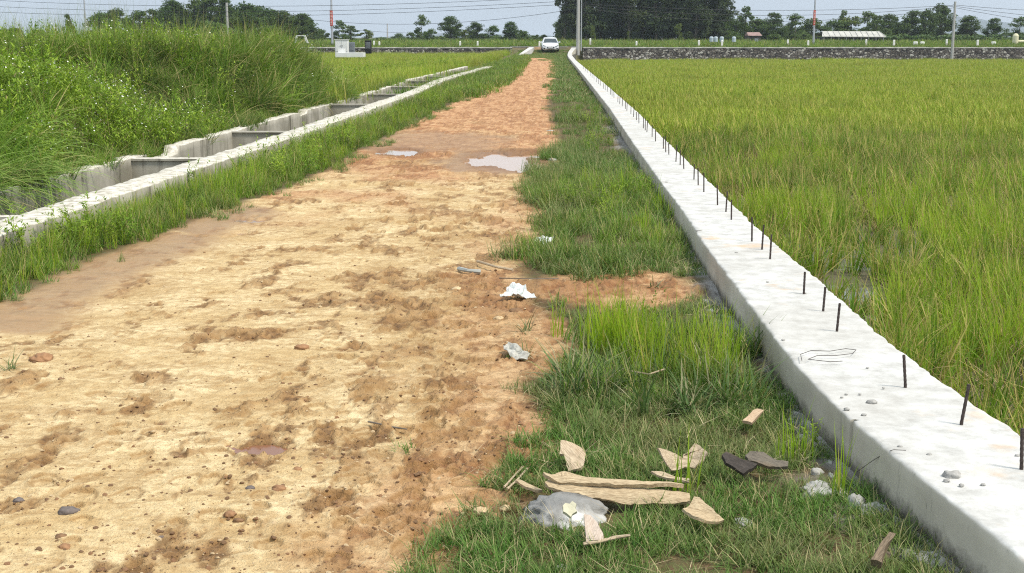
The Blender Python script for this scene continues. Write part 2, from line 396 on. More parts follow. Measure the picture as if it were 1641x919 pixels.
# water in the hollows
def water(name, cx, cy, rx, ry, z, col, rough=.04):
    m = NT(name+'_water'); n = m.tex(30, 3)
    mat = m.done(m.bsdf(col, rough, m.bump(n, .04, .004), .5, IOR=1.33))
    pts = [P(cx+rx*math.cos(t), cy+ry*math.sin(t), z) for t in np.linspace(0, 2*math.pi, 40, endpoint=False)]
    o = link(name, mesh(name, pts, [tuple(range(40))[::-1]]), mat); tag(o, kind='structure')
    if o.data.polygons[0].normal.z < 0: o.data.flip_normals()
    return o
water('puddle', 820, 261, 76, 24, -.022, (.46, .29, .19), .09)
water('puddle', 640, 244, 44, 10, -.022, (.42, .30, .23))
water('puddle', 418, 716, 58, 15, -.017, (.22, .10, .055), .2)
water('puddle', 365, 365, 100, 36, -.021, (.26, .15, .10), .12)
# ------------------------------------------------------------------ paddy water/mud
m = NT('paddy_mud'); n = m.tex(.8, 5, coord='World'); n2 = m.tex(12, 4, coord='World')
wc = m.ramp(n, (.53, 0), (.58, 1))
paddy_m = m.done(m.bsdf(m.mix(wc, (.10, .085, .045), (.16, .16, .14)), m.mix(wc, .8, .08), m.bump(n2, m.math('MULTIPLY', m.math('SUBTRACT', 1., wc), .6), .03), .5))
Yp = np.concatenate([np.geomspace(2, 133, 60)])
V = np.array([[(float(wall_r(y))-.05+t, y, FZ+.012) for t in (0, 1, 3, 8, 20, 50, 90)] for y in Yp])
tag(link('paddy_mud', gridmesh('paddy_mud', V), paddy_m), kind='structure')
# ------------------------------------------------------------------ the white concrete wall on the right
m = NT('white_concrete')
co = m.co('World'); n1 = m.tex(1.2, 6, vec=co); n2 = m.tex(9, 7, vec=co, rough=.7); n3 = m.tex(60, 4, vec=co); stn = m.tex(1.6, 4, vec=co, rough=.7)
stm = m.ramp(stn, (.60, 0), (.74, 1))
top = m.mix(m.ramp(n2, (.3, 0), (.7, 1)), (.38, .37, .345), (.67, .665, .64))
top = m.mix(m.math('MULTIPLY', m.ramp(n1, (.35, 1), (.55, 0)), .35), top, (.40, .375, .33))
top = m.mix(m.math('MULTIPLY', stm, .75), top, (.60, .38, .20))
nrm = m.n('ShaderNodeNewGeometry').outputs['Normal']
nz = m.n('ShaderNodeSeparateXYZ', {0: nrm}).outputs[2]; pz = m.n('ShaderNodeSeparateXYZ', {0: co}).outputs[2]
drip = m.tex(17, 5, vec=co, stretch=(1, 1, .16), rough=.75)
side = m.mix(m.ramp(n1, (.35, 0), (.65, 1)), (.40, .365, .30), (.60, .555, .47))
side = m.mix(m.math('MULTIPLY', m.ramp(drip, (.62, 0), (.72, 1)), .6), side, (.07, .065, .055))
side = m.mix(m.math('MULTIPLY', m.ramp(m.tex(2.1, 3, vec=co, stretch=(1, 1, .2)), (.66, 0), (.74, 1)), .5), side, (.55, .38, .20))
# damp dark foot, uneven upper limit
damp = m.ramp(m.math('SUBTRACT', m.math('ADD', pz, m.math('MULTIPLY', n2, -.16)), -.055), (.0, 1), (.055, 0))
side = m.mix(m.math('MULTIPLY', damp, .85), side, (.075, .068, .055))
conc_m = m.done(m.bsdf(m.mix(m.ramp(nz, (.45, 0), (.8, 1)), side, top), .85, m.bump(m.math('ADD', n2, m.math('MULTIPLY', n3, .3)), .28, .005), .25))
Yw = [2.3]
while Yw[-1] < 132.6: Yw.append(Yw[-1]+max(.02, .0030*Yw[-1]))
Yw = np.array(Yw); jy = P(1371, 755, 0).y
jy = float(jy)
Yw = np.sort(np.concatenate([Yw, [jy-.011, jy-.009, jy+.009, jy+.011]]))
wtop = ZW+.4*sstep(113, 133, Yw)
S = []
lx, rx = wall_l(Yw), wall_r(Yw)
lx = np.convolve(np.pad(lx, 20, 'edge'), np.ones(41)/41, 'valid'); rx = np.convolve(np.pad(rx, 20, 'edge'), np.ones(41)/41, 'valid')
lj = .006*fbm(Yw*7, Yw*0, 81)+.004*fbm(Yw*30, Yw*0, 82, 2); rj = .014*fbm(Yw*5, Yw*0, 83)+.008*fbm(Yw*22, Yw*0, 84, 2)
gap = ((Yw > jy-.01) & (Yw < jy+.01)).astype(float)
cols = []
for z in (-.25, -.1, 0, .05, .1, .15, .185): cols.append((lx-.0+.003*fbm(Yw*9, Yw*0+z*8, 85)+lj*max(0, z/.185)+gap*.05, wtop-ZW+z))
cols.append((lx+lj+.004+gap*.05, wtop-.004-.003*fbm(Yw*12, Yw*0, 86)))
for t in np.linspace(.03, .96, 22):
    xx = lx+lj+(rx+rj-lx-lj)*t
    cols.append((xx, wtop+.006*fbm(xx*2, Yw*2, 87)+.0025*fbm(xx*14, Yw*14, 88, 2)-gap*.0*(t < .2)))
cols.append((rx+rj-.008, wtop-.004+.004*fbm(Yw*14, Yw*0, 89)))
for z in (.17, .05, -.3, -.9): cols.append((rx+rj*max(z, 0)*5, wtop-ZW+z))
V = np.stack([np.stack([c[0], Yw, c[1]], -1) for c in cols], 1)
wallE = empty('concrete_wall', (1.0, 3, 0)); tag(wallE, 'long low white concrete wall with rusty steel bars along its field edge', 'wall')
wo_ = link('wall_body', gridmesh('wall_body', V), conc_m); wo_.data.flip_normals() if wo_.data.polygons[5000].normal.z < 0 else None
me = wo_.data
def par(o, p):
    o.parent = p; o.matrix_parent_inverse = Matrix.Translation(p.location).inverted()
par(wo_, wallE)
rust_m = simple('rusty_steel', (.055, .040, .035), .7, .4, 60, .5)
bars = [(1637, 752), (1540, 681), (1451, 620), (1341, 531), (1319, 499), (1288, 471), (1234, 415), (1221, 400), (1205, 387), (1172, 353), (1163, 340), (1150, 329), (1128, 308), (1119, 297), (1112, 288), (1096, 271), (1090, 265), (1083, 259.5),
        (1072, 248), (1067, 244), (1063, 239), (1050.5, 227), (1045, 220), (1036.5, 212), (1034, 209), (1031, 206), (1024, 198), (1020, 193), (1015, 188), (1011, 183), (1004.5, 178), (1002, 175), (997, 171), (993, 167), (990, 163.5), (984, 157.5), (981, 155), (978, 152), (973, 147.5), (970, 145), (967, 142.5), (962, 137.5), (959, 135), (956, 132), (952, 128), (949, 125), (946, 122), (941, 117), (938, 114.5), (935, 111.5)]
for i, (x, y) in enumerate(bars):
    p = P(x, y, ZW); h = [.14, .155, .135, .14, .13, .125, .16, .17, .17, .16, .17, .17][i] if i < 12 else rng.uniform(.14, .2)
    if p.y > 40: h = .19
    tl = Vector((rng.uniform(-.01, .01), rng.uniform(-.012, .012), 0))
    if i == 1: tl = Vector((.02, 0, 0))
    if i == 2: tl = Vector((-.014, 0, 0))
    b = MB(); r = .0062
    n = 14 if p.y < 9 else 2
    pts = [Vector((0, 0, -.03))]+[tl*(k/n)+Vector((0, 0, h*k/n)) for k in range(1, n+1)]
    b.tube(pts, [r*(1.09 if k % 2 else .94) for k in range(len(pts))] if n > 2 else r, 7)
    o = b.build('rebar', rust_m, None, (p.x, p.y, p.z-.002)); par(o, wallE)
# ------------------------------------------------------------------ drain channel on the left
m = NT('drain_concrete')
co = m.co('World'); n1 = m.tex(1.6, 6, vec=co); n2 = m.tex(11, 6, vec=co, rough=.7)
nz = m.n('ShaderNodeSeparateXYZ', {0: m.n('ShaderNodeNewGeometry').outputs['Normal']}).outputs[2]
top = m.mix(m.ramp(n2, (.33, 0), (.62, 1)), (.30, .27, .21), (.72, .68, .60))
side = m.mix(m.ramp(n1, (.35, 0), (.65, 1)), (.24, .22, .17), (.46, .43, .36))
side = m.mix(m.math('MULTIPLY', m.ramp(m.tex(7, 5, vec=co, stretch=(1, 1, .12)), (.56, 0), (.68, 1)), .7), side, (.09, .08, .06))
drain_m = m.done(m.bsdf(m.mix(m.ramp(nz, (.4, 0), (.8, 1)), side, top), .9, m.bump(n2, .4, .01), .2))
dE = empty('drainage_channel', (-4.2, 11, 0)); tag(dE, 'open concrete drainage channel with thin cross walls beside the weedy mound', 'drain')
Yd = np.arange(6, DE, .07)
def wallstrip(name, xa, xb, ztop, seed, zb=FZ+.1, miss=None):
    g = 1. if seed == 101 else .5
    j = g*.012*fbm(Yd*3, Yd*0, seed); k = .012*fbm(Yd*4, Yd*0+3, seed+1); zt = ztop+.012*fbm(Yd*2.3, Yd*0, seed+2)+.01*fbm(Yd*9, Yd*0, seed+5)
    if miss is not None: zt = zt-miss(Yd)
    cs = [(xa(Yd)+.0*Yd, zb+0*Yd), (xa(Yd)+.4*j, zt*.5), (xa(Yd)+j, zt-.012), (xa(Yd)+j+.012, zt)]
    for t in (.3, .5, .7): cs.append((xa(Yd)*(1-t)+xb(Yd)*t, zt+.008*fbm(Yd*8+t*9, Yd*0, seed+3)))
    cs += [(xb(Yd)+k-.012, zt), (xb(Yd)+k, zt-.012), (xb(Yd)+.4*k, zt*.5), (xb(Yd), zb+0*Yd)]
    V = np.stack([np.stack([a, Yd, b], -1) for a, b in cs], 1)
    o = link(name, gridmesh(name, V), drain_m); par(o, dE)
    s = sum(o.data.polygons[i].normal.z for i in range(4, len(o.data.polygons), 10))
    if s < 0: o.data.flip_normals()
    return o
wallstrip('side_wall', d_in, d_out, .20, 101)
def miss(Y):
    r = 0*Y
    for a, b, d in ((16.3, 17.6, .10), (25.6, 26.3, .06)): r = np.maximum(r, d*((Y > a) & (Y < b)))
    return r
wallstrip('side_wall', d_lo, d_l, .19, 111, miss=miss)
cys = [P(10, 343, .2).y, P(255, 252, .2).y, P(425, 209, .2).y, P(573, 166, .2).y]
cys += [cys[-1]+5.2, cys[-1]+10.4, cys[-1]+15.6, cys[-1]+20.8]
for i, y in enumerate(cys):
    b = MB(); xa, xb = float(d_l(y))-.02, float(d_in(y))+.02
    b.box((xa, y-.05, FZ+.1), (xb, y+.05, .165)); b.box((xa, y-.07, .160), (xb, y+.04, .185))
    if i % 2 == 1: b.box((xa, y+.09, FZ+.1), (xb, y+.16, .182))
    o = b.build('cross_wall', drain_m); par(o, dE)
b = MB()
V = np.array([[(float(d_l(y))-.02, y, FZ+.20), (float(d_in(y))+.02, y, FZ+.20)] for y in np.arange(6, DE, .5)])
o = link('channel_floor', gridmesh('channel_floor', V), simple('channel_silt', (.07, .06, .035), .7, .4, 3, .5)); par(o, dE)
# ------------------------------------------------------------------ far road
road_m = simple('old_asphalt', (.16, .155, .145), .9, .2, 3, .3, coord='World')
b = MB(); b.box((-400, 139.2, .3), (400, 145.6, .615)); tag(b.build('road', road_m), kind='structure')
# ------------------------------------------------------------------ dry stone retaining walls
m = NT('rubble_stone')
co = m.co('World')
vo = m.n('ShaderNodeTexVoronoi', {'Vector': m.n('ShaderNodeMapping', {0: co, 'Scale': (3.8, 3.8, 5.6)}).outputs[0], 'Scale': 1.})
vd = m.n('ShaderNodeTexVoronoi', {'Vector': m.n('ShaderNodeMapping', {0: co, 'Scale': (3.8, 3.8, 5.6)}).outputs[0], 'Scale': 1.}, feature='DISTANCE_TO_EDGE')
lum = m.n('ShaderNodeSeparateXYZ', {0: vo.outputs['Color']}).outputs[0]
c = m.ramp(lum, (.0, (.06, .052, .045)), (.45, (.12, .105, .09)), (.68, (.20, .18, .155)), (.86, (.36, .34, .30)), (1., (.42, .40, .36)))
c = m.mix(m.ramp(vd.outputs['Distance'], (.04, 1), (.12, 0)), c, (.022, .02, .018))
stone_m = m.done(m.bsdf(c, .9, m.bump(vd.outputs['Distance'], .8, .06)))
cap_m = simple('weathered_mortar', (.34, .33, .30), .9, .4, 2, .3, coord='World')
def stonewall(x0_, x1_, lab):
    xs = np.arange(x0_, x1_+.01, .45); n = len(xs)
    e = empty('stone_wall', (x0_, 133, FZ)); tag(e, lab, 'wall')
    prof = [(132.75, FZ-.1), (132.8, -.5), (132.86, -.1), (132.92, .3), (132.95, .56)]
    V = np.array([[(x, y+.07*float(noise(x*2.1, z*3, 401)), z) for y, z in prof] for x in xs])
    o = link('wall_face', gridmesh('wall_face', V, False), stone_m)
    if o.data.polygons[0].normal.y > 0: o.data.flip_normals()
    par(o, e)
    V = np.array([[(x, 132.9+.03*float(noise(x, 3, 5)), .53), (x, 132.9+.03*float(noise(x, 3, 5)), .62+.03*float(noise(x*1.3, 3, 6))), (x, 133.45, .625+.03*float(noise(x*1.3, 3, 6)))] for x in xs])
    o = link('wall_coping', gridmesh('wall_coping', V, False), cap_m); par(o, e)
stonewall(7.0, 60, 'dark rubble stone retaining wall beyond the rice field, right of the tall pole')
stonewall(-54, .3, 'dark rubble stone retaining wall beyond the left field')
# sloping wing wall beside the ramp
b = MB(); a, c_ = P(829, 91, .1), PY(852, 76, 132.5)
for s in (0,): 
    v = [Vector((a.x-.12, a.y, -.3)), Vector((a.x+.12, a.y, -.3)), Vector((a.x+.12, a.y, .12)), Vector((a.x-.12, a.y, .12)), Vector((c_.x-.25, c_.y, -.3)), Vector((c_.x+.25, c_.y, -.3)), Vector((c_.x+.25, c_.y, c_.z)), Vector((c_.x-.25, c_.y, c_.z))]
    b.add(v, [(0,1,2,3), (7,6,5,4), (0,4,5,1), (1,5,6,2), (2,6,7,3), (3,7,4,0)])
tag(b.build('wing_wall', simple('pale_concrete', (.55, .54, .51), .85, .15, 2, .3)), 'sloping pale concrete wing wall left of the white car', 'wall')
# ------------------------------------------------------------------ poles, wires
pole_m = simple('pole_concrete', (.40, .39, .37), .85, .12, 3, .2, coord='World', stretch=(4, 4, .3))
steel_m = simple('galvanised_steel', (.42, .43, .45), .5, .1, 4, .1, metal=.4)
def pole(xb, yb, Y, zb, xt, r0, r1, h, lab, mat, name='utility_pole', fix=None, n=12):
    p = PY(xb, yb, Y); tp = PY(xt, yb, Y)
    e = empty(name, (p.x, Y, zb)); tag(e, lab, 'pole')
    b = MB(); b.tube([(0, 0, -.3), (0, 0, h*.5), (0, 0, h)], [r0, (r0+r1)/2, r1], n)
    o = b.build('shaft', mat, e, smooth=False)
    if fix: fix(e, h)
    return e
def insul(e, h):
    b = MB(); b.box((-.9, -.06, h-.5), (.9, .06, h-.38)); b.build('crossarm', steel_m, e)
    for x in (-.8, 0, .8):
        b = MB(); b.tube([(x, 0, h-.38), (x, 0, h-.2)], [.06, .04], 6); b.build('insulator', simple('porcelain', (.5, .3, .2), .3), e)
pole(926, 85, 128.5, .2, 926, .17, .12, 9.5, 'thick square concrete utility pole at the end of the white wall', pole_m, fix=insul)
pole(931.2, 80, 132.0, .55, 930.5, .06, .05, 9.5, 'thinner pale pole standing just right of the thick concrete pole', steel_m)
pole(1526, 82, 131.5, -.6, 1529, .15, .11, 5.6, 'grey concrete utility pole in front of the stone wall at far right', pole_m, fix=None)
pole(1303.5, 70, 147, .6, 1304, .12, .06, 9.5, 'steel lamp pole with red banner between the white roof and the grove', steel_m, 'banner_pole')
pole(532.5, 68, 147, .6, 531, .14, .07, 9.5, 'steel lamp pole with orange banner behind the left field', steel_m, 'banner_pole')
pole(137, 40, 150, .6, 137, .10, .06, 9, 'thin steel pole behind the left part of the mound', steel_m)
pole(364, 30, 150, .6, 364, .16, .12, 4.75, 'short grey pole rising before the dark trees behind the mound', pole_m)
pole(621, 66, 300, 1.0, 621, .16, .1, 3.6, 'distant thin pole between the orange banner and the car', pole_m)
pole(1165, 66, 190, .7, 1165, .05, .04, 2.2, 'slender stake left of the hut', steel_m)
red_m = simple('banner_red', (.50, .075, .045), .7, .15, 3, 0); wht_m = simple('banner_white', (.62, .45, .40), .7, .1, 3, 0)
def banner(x, y0, y1, wpx, lab):
    c0 = PY(x, y0, 146.8); c1 = PY(x, y1, 146.8); w2 = wpx/2/F*147
    e = empty('banner', (c0.x, 146.82, c1.z)); tag(e, lab, 'banner'); h = c0.z-c1.z
    V = np.array([[(a*w2, .03*math.sin(k*1.3+a), h*k/14) for a in (-1, -.3, .3, 1)] for k in range(15)])
    o = link('cloth', gridmesh('cloth', V), red_m, e)
    so_ = o.modifiers.new('thick', 'SOLIDIFY'); so_.thickness = .01
    for k in range(9):
        b = MB(); b.box((-w2*.5, -.075, h*(.1+k*.095)), (w2*.5, -.07, h*(.1+k*.095)+h*.05)); b.build('letter', wht_m, e)
    for q in (h, -.04): b = MB(); b.box((-w2*1.1, -.02, q), (w2*1.1, .02, q+.04)); b.build('bracket', steel_m, e)
banner(1305.6, 17, 41, 3.6, 'narrow red vertical banner on the lamp pole left of the white roof')
banner(530.6, 17, 42, 4.6, 'orange red vertical banner on the lamp pole behind the left field')
wire_m = simple('cable_black', (.03, .03, .032), .6, .1, 3, 0)
def wire(p0, p1, sag, lab, r=.018, Y=(130, 130)):
    a = PY(*p0, Y[0]); c = PY(*p1, Y[1]); b = MB(); n = 24
    b.tube([a.lerp(c, k/n)-Vector((0, 0, sag*4*(k/n)*(1-k/n))) for k in range(n+1)], r, 5)
    tag(b.build('power_line', wire_m), lab, 'cable', 'overhead power lines')
wire((-60, -2), (926, -6), .9, 'topmost overhead line left of the thick pole', Y=(150, 129))
wire((-60, 8), (926, 1), .9, 'second overhead line down from the top, left of the thick pole', Y=(150, 129))
wire((-60, 17), (926, 6), .9, 'third overhead line down on the left of the thick pole', Y=(150, 129))
wire((480, 30), (926, 14), 1.0, 'lowest overhead line between orange banner and thick pole', Y=(150, 129))
wire((926, 6), (1527, 9), .55, 'upper line from thick pole to the right concrete pole', Y=(129, 131.5))
wire((926, 9), (1527, 10.5), .9, 'middle line from thick pole to the right concrete pole', Y=(129, 131.5))
wire((926, 12), (1527, 13), 1.3, 'lower sagging line from thick pole to the right concrete pole', Y=(129, 131.5))
wire((1527, 8), (1760, 20), .15, 'upper line leaving the right concrete pole to the right', Y=(131.5, 131))
wire((1527, 10), (1760, 34), .15, 'middle line leaving the right concrete pole to the right', Y=(131.5, 131))
wire((1527, 12), (1760, 48), .15, 'lower line leaving the right concrete pole to the right', Y=(131.5, 131))
wire((532, 45), (760, 52), .6, 'thin distant line passing the small far pole', r=.03, Y=(290, 300))
# ------------------------------------------------------------------ marker posts along the road
ORD = ['first', 'second', 'third', 'fourth', 'fifth', 'sixth', 'seventh', 'eighth', 'ninth', 'tenth', 'eleventh', 'twelfth', 'thirteenth', 'fourteenth']
postw = simple('post_white', (.80, .79, .74), .7, .06, 4, .1)
capr = simple('post_cap', (.50, .47, .42), .8, .1, 4, .1)
def post(x, yt, yb, Y, lab, grp):
    p = PY(x, yb, Y); h = (yb-yt)/F*Y; z = p.z
    e = empty('marker_post', (p.x, Y, z)); tag(e, lab, 'post', grp)
    b = MB(); b.box((-.09, -.09, -.35), (.09, .09, h-.04)); b.add([(-.09,-.09,h-.04), (.09,-.09,h-.04), (.09,.09,h-.04), (-.09,.09,h-.04), (-.04,-.04,h), (.04,-.04,h), (.04,.04,h), (-.04,.04,h)], [(4,5,6,7), (0,1,5,4), (1,2,6,5), (2,3,7,6), (3,0,4,7)])
    b.build('shaft', postw, e); b = MB(); b.box((-.1, -.1, -.35), (.1, .1, .03)); b.build('foot', capr, e)
nearp = [(737.5, 66.5, 74), (765.5, 66.5, 74.5), (864.5, 67, 74), (1020, 66.5, 74.5), (1120, 65, 72), (1157, 65, 73.5), (1295, 65.5, 73.5), (1432.5, 64.5, 72.5), (1566.5, 64.5, 72.5)]
for i, (x, a, c_) in enumerate(nearp): post(x, a, c_, 138.2, '%s white marker post from the left along the near road edge' % ORD[i], 'white marker posts on the near road edge')
farp = [(599.5, 66, 73), (608, 67, 72.5), (946, 62, 67), (1262.5, 64, 70), (1388, 63.5, 70), (1517, 63.5, 69.5)]
for i, (x, a, c_) in enumerate(farp): post(x, a, c_, 146.3, '%s white marker post from the left along the far road edge' % ORD[i], 'white marker posts on the far road edge')
# white drums by the road
for i, x in enumerate((1140, 1147, 1156.5, 1176)):
    p = PY(x, 68, 150); b = MB(); b.tube([(0,0,0), (0,0,.05), (0,0,.5), (0,0,.56), (0,0,.62)], [.2, .23, .23, .2, .1], 10)
    o = b.build('plastic_drum', simple('drum_white', (.42, .48, .52), .5, .08, 4, 0), loc=(p.x, 150, p.z)); tag(o, '%s pale plastic drum from the left, in the grass before the grove end' % ORD[i], 'drum', 'pale drums beside the road')
# ------------------------------------------------------------------ the white car, facing the camera
white = NT('car_paint'); white = white.done(white.bsdf((.80, .81, .82), .25, None, .5, **{'Coat Weight': .5}))
glass = NT('car_glass'); glass = glass.done(glass.bsdf((.035, .05, .055), .08, None, .6))
blk = simple('car_black', (.012, .012, .013), .4, .1, 4, 0); tyre = simple('tyre_rubber', (.02, .02, .02), .8, .1, 9, .2); rimm = simple('rim_alloy', (.5, .5, .52), .3, .05, 4, 0, metal=.8)
lampm = NT('headlight_glass'); lampm = lampm.done(lampm.bsdf((.16, .17, .18), .1, None, .7, Metallic=.5))
cp = PY(882.5, 83.5, 128.8)
car = empty('white_car', (cp.x, 128.8, cp.z+.0), 0); car.rotation_euler = (R(2.2), 0, R(.5)); car.scale = (.92, .92, .87)
tag(car, 'white sedan facing the camera at the end of the dirt track', 'car')
# sections along y (0 = front), outline half-profile x,z
sec = [(0.00, .56, .30, .58, .60), (.06, .74, .24, .66, .70), (.22, .83, .20, .72, .78), (.75, .87, .18, .86, .92), (1.15, .88, .18, .93, .97), (1.9, .885, .18, .97, .99), (3.1, .885, .18, .98, 1.0), (3.9, .86, .22, .97, 1.05), (4.3, .78, .28, .9, 1.0), (4.4, .66, .34, .75, .9)]
V = []
for y, wd, zb, zs, zt in sec:
    V.append([(-wd*.86, y, zb), (-wd*.97, y, zb+.08), (-wd, y, (zb+zs)*.5), (-wd*.97, y, zs-.05), (-wd*.86, y, zs+.02), (-wd*.45, y, zt-.01), (0, y, zt), (wd*.45, y, zt-.01), (wd*.86, y, zs+.02), (wd*.97, y, zs-.05), (wd, y, (zb+zs)*.5), (wd*.97, y, zb+.08), (wd*.86, y, zb), (0, y, zb)])
V = np.array(V, float); n, k, _ = V.shape
F_ = [(i*k+j, i*k+(j+1) % k, (i+1)*k+(j+1) % k, (i+1)*k+j) for i in range(n-1) for j in range(k)]+[tuple(range(k))[::-1], tuple((n-1)*k+j for j in range(k))]
body = link('body', mesh('body', V.reshape(-1, 3), F_, True), white, car)
# greenhouse: roof in paint, windows dark
b = MB()
b.add([(-.60, 1.85, 1.37), (.60, 1.85, 1.37), (.58, 2.9, 1.40), (-.58, 2.9, 1.40), (-.50, 2.0, 1.45), (.50, 2.0, 1.45), (.50, 2.8, 1.455), (-.50, 2.8, 1.455)], [(4,5,6,7), (0,1,5,4), (1,2,6,5), (2,3,7,6), (3,0,4,7)])
for s in (-1, 1):     # pillars
    for q in (((.80*s, 1.05, .93), (.60*s, 1.85, 1.38)), ((.79*s, 2.3, .97), (.62*s, 2.35, 1.38)), ((.76*s, 3.75, 1.0), (.58*s, 2.9, 1.4))): b.tube(q, .045, 6)
b.build('roof', white, car)
b = MB(); b.add([(-.76, 1.08, .95), (.76, 1.08, .95), (.575, 1.86, 1.365), (-.575, 1.86, 1.365)], [(0,1,2,3)]); b.build('windscreen', glass, car)
b = MB(); b.add([(-.72, 3.75, 1.0), (.72, 3.75, 1.0), (.55, 2.9, 1.39), (-.55, 2.9, 1.39)], [(3,2,1,0)]); b.build('rear_window', glass, car)
for s in (-1, 1):
    b = MB(); b.add([(.80*s, 1.12, .95), (.77*s, 3.7, .99), (.58*s, 2.9, 1.385), (.605*s, 1.88, 1.37)], [(0,1,2,3)]); b.build('side_window', glass, car)
    b = MB(); b.tube([(s*.78, 1.25, .98), (s*.93, 1.25, 1.0)], .03, 5); b.box((min(s*.88, s*1.04), 1.2, .94), (max(s*.88, s*1.04), 1.34, 1.07)); b.build('mirror', white, car)
    b = MB(); b.add([(s*.44, -.005, .60), (s*.50, -.01, .66), (s*.78, .13, .74), (s*.80, .16, .69), (s*.66, .03, .60)], [(0,1,2,3,4)]); o = b.build('headlight', lampm, car)
    o.modifiers.new('t', 'SOLIDIFY').thickness = .05
    b = MB(); b.box((min(s*.55, s*.75), .015, .30), (max(s*.55, s*.75), .12, .42)); b.build('fog_lamp', blk, car)
    for y in (.85, 3.5):
        w_ = MB(); w_.tube([(s*.66, y, .31), (s*.70, y, .31), (s*.84, y, .31), (s*.885, y, .31)], [.29, .315, .315, .29], 20); o = w_.build('wheel', tyre, car)
        w_ = MB(); w_.tube([(s*.86, y, .31), (s*.893, y, .31)], [.2, .19], 14); w_.build('rim', rimm, o)
b = MB(); b.add([(-.40, -.02, .56), (.40, -.02, .56), (.33, -.03, .40), (-.33, -.03, .40), (-.40, .1, .56), (.40, .1, .56), (.33, .1, .40), (-.33, .1, .40)], [(3,2,1,0), (0,1,5,4), (2,3,7,6), (1,2,6,5), (3,0,4,7)]); b.build('grille', blk, car)
b = MB(); b.box((-.42, -.01, .27), (.42, .08, .335)); b.build('lower_intake', blk, car)
b = MB(); b.box((-.25, -.045, .43), (.25, -.032, .52)); b.build('number_plate', simple('plate_white', (.7, .7, .7), .5, .03, 4, 0), car)
b = MB(); b.tube([(-.09, -.035, .60), (0, -.04, .57), (.09, -.035, .60)], .012, 5); b.build('emblem', rimm, car)
# ------------------------------------------------------------------ cabinets in the left field
cabw = simple('cabinet_white', (.68, .68, .66), .6, .06, 4, .1); cabg = simple('cabinet_grey', (.17, .19, .21), .5, .1, 4, .1)
def fbox(name, x0_, x1_, yt, yb, Y, dep, mat, lab, cat, extra=None):
    a = PY(x0_, yb, Y); c = PY(x1_, yt, Y); e = empty(name, ((a.x+c.x)/2, Y, a.z)); tag(e, lab, cat)
    w2 = (c.x-a.x)/2; h = c.z-a.z
    b = MB(); b.box((-w2, 0, -.3), (w2, dep, h)); o = b.build('body', mat, e); bv = o.modifiers.new('b', 'BEVEL'); bv.width = .02
    if extra: extra(e, w2, h, dep)
    return e
def doors(e, w2, h, d):
    for s in (-1, 1):
        b = MB(); b.box((min(s*.03, s*(w2-.04)), -.02, .06), (max(s*.03, s*(w2-.04)), 0, h-.08)); o = b.build('door', cabw, e)
        b = MB(); b.box((s*.07-.015, -.04, h*.45), (s*.07+.015, -.02, h*.6)); b.build('handle', cabg, o)
    b = MB(); b.box((-w2-.03, -.05, h), (w2+.03, d+.03, h+.04)); b.build('lid', cabw, e)
def louv(e, w2, h, d):
    b = MB()
    for k in range(7): b.box((-w2*.8, -.025, h*(.15+.1*k)), (w2*.8, 0, h*(.15+.1*k)+.03))
    b.build('louvres', simple('louvre_grey', (.28, .30, .32), .5, .1, 4, 0), e)
fbox('electrical_cabinet', 537, 557, 64.5, 84, 100, .8, cabw, 'white double door electrical cabinet in the left field', 'cabinet', doors)
fbox('transformer_box', 558.5, 567.5, 68, 82, 101, .6, cabg, 'grey louvred metal box right of the white electrical cabinet', 'cabinet', louv)
fbox('meter_box', 585, 594.5, 65, 80, 104, .5, blk, 'dark box standing alone right of the cabinets in the left field', 'cabinet', louv)
a = PY(562, 86.5, 97); b = MB(); b.box((-1.1, 0, -.25), (.9, 1.5, .07)); b.box((-1.1, 1.5, -.25), (-.6, 2.2, .35)); o = b.build('concrete_plinth', cabw, loc=(a.x, 97, a.z)); tag(o, 'low white concrete plinth in front of the electrical cabinet', 'plinth')
b = MB(); p = PY(482, 68, 146)
b.add([(-.75, 0, 0), (-.6, 0, 0), (-.35, 0, .55), (-.35, 0, .75), (.35, 0, .75), (.35, 0, .55), (.65, 0, 0), (.8, 0, 0), (.5, 0, .85), (-.5, 0, .85)], [(0,1,2,3,9), (3,4,8,9), (4,5,6,7,8)])
o = b.build('trestle', cabw, loc=(p.x, 146, p.z-.1)); o.modifiers.new('t', 'SOLIDIFY').thickness = .4; tag(o, 'small white trestle shape by the road before the dark trees', 'trestle')
# ------------------------------------------------------------------ shed with long white roof, hut, tank
def shed():
    a, c = PY(1313, 63, 175), PY(1405, 63, 178); e = empty('long_shed', (a.x, 176, .7)); tag(e, 'long low shed with a pale white roof among the trees', 'shed')
    Lx = c.x-a.x; zt = PY(1350, 50.5, 176).z-.7; ze = PY(1350, 58.5, 176).z-.7
    b = MB(); b.add([(0, -2.5, ze), (Lx, -2.5, ze-.05), (Lx-.3, 0, zt), (.6, 0, zt+.02), (0, -2.5, ze-.08), (Lx, -2.5, ze-.13), (Lx-.3, 0, zt-.08), (.6, 0, zt-.06)], [(0,1,2,3), (4,5,1,0), (7,6,5,4), (5,6,2,1), (4,0,3,7)])
    b.add([(.6, 0, zt+.02), (Lx-.3, 0, zt), (Lx, 2.5, ze), (0, 2.5, ze)], [(0,1,2,3)])
    for k in range(12): b.tube([(Lx*k/11.5+.3, -2.5, ze+.03), (min(Lx*k/11.5+.5, Lx-.3), 0, zt+.04)], .03, 4)
    b.build('roof', simple('roof_fibre', (.46, .45, .41), .8, .18, 1.2, .2), e)
    b = MB(); b.box((.2, -1.9, 0), (Lx-.2, 2, ze-.1)); b.build('wall', simple('shed_dark', (.05, .05, .045), .9, .3, 2, .3), e)
    for k in range(9):
        b = MB(); b.tube([(.3+k*(Lx-.6)/8, -2.3, -.2), (.3+k*(Lx-.6)/8, -2.3, ze)], .06, 6); b.build('post', pole_m, e)
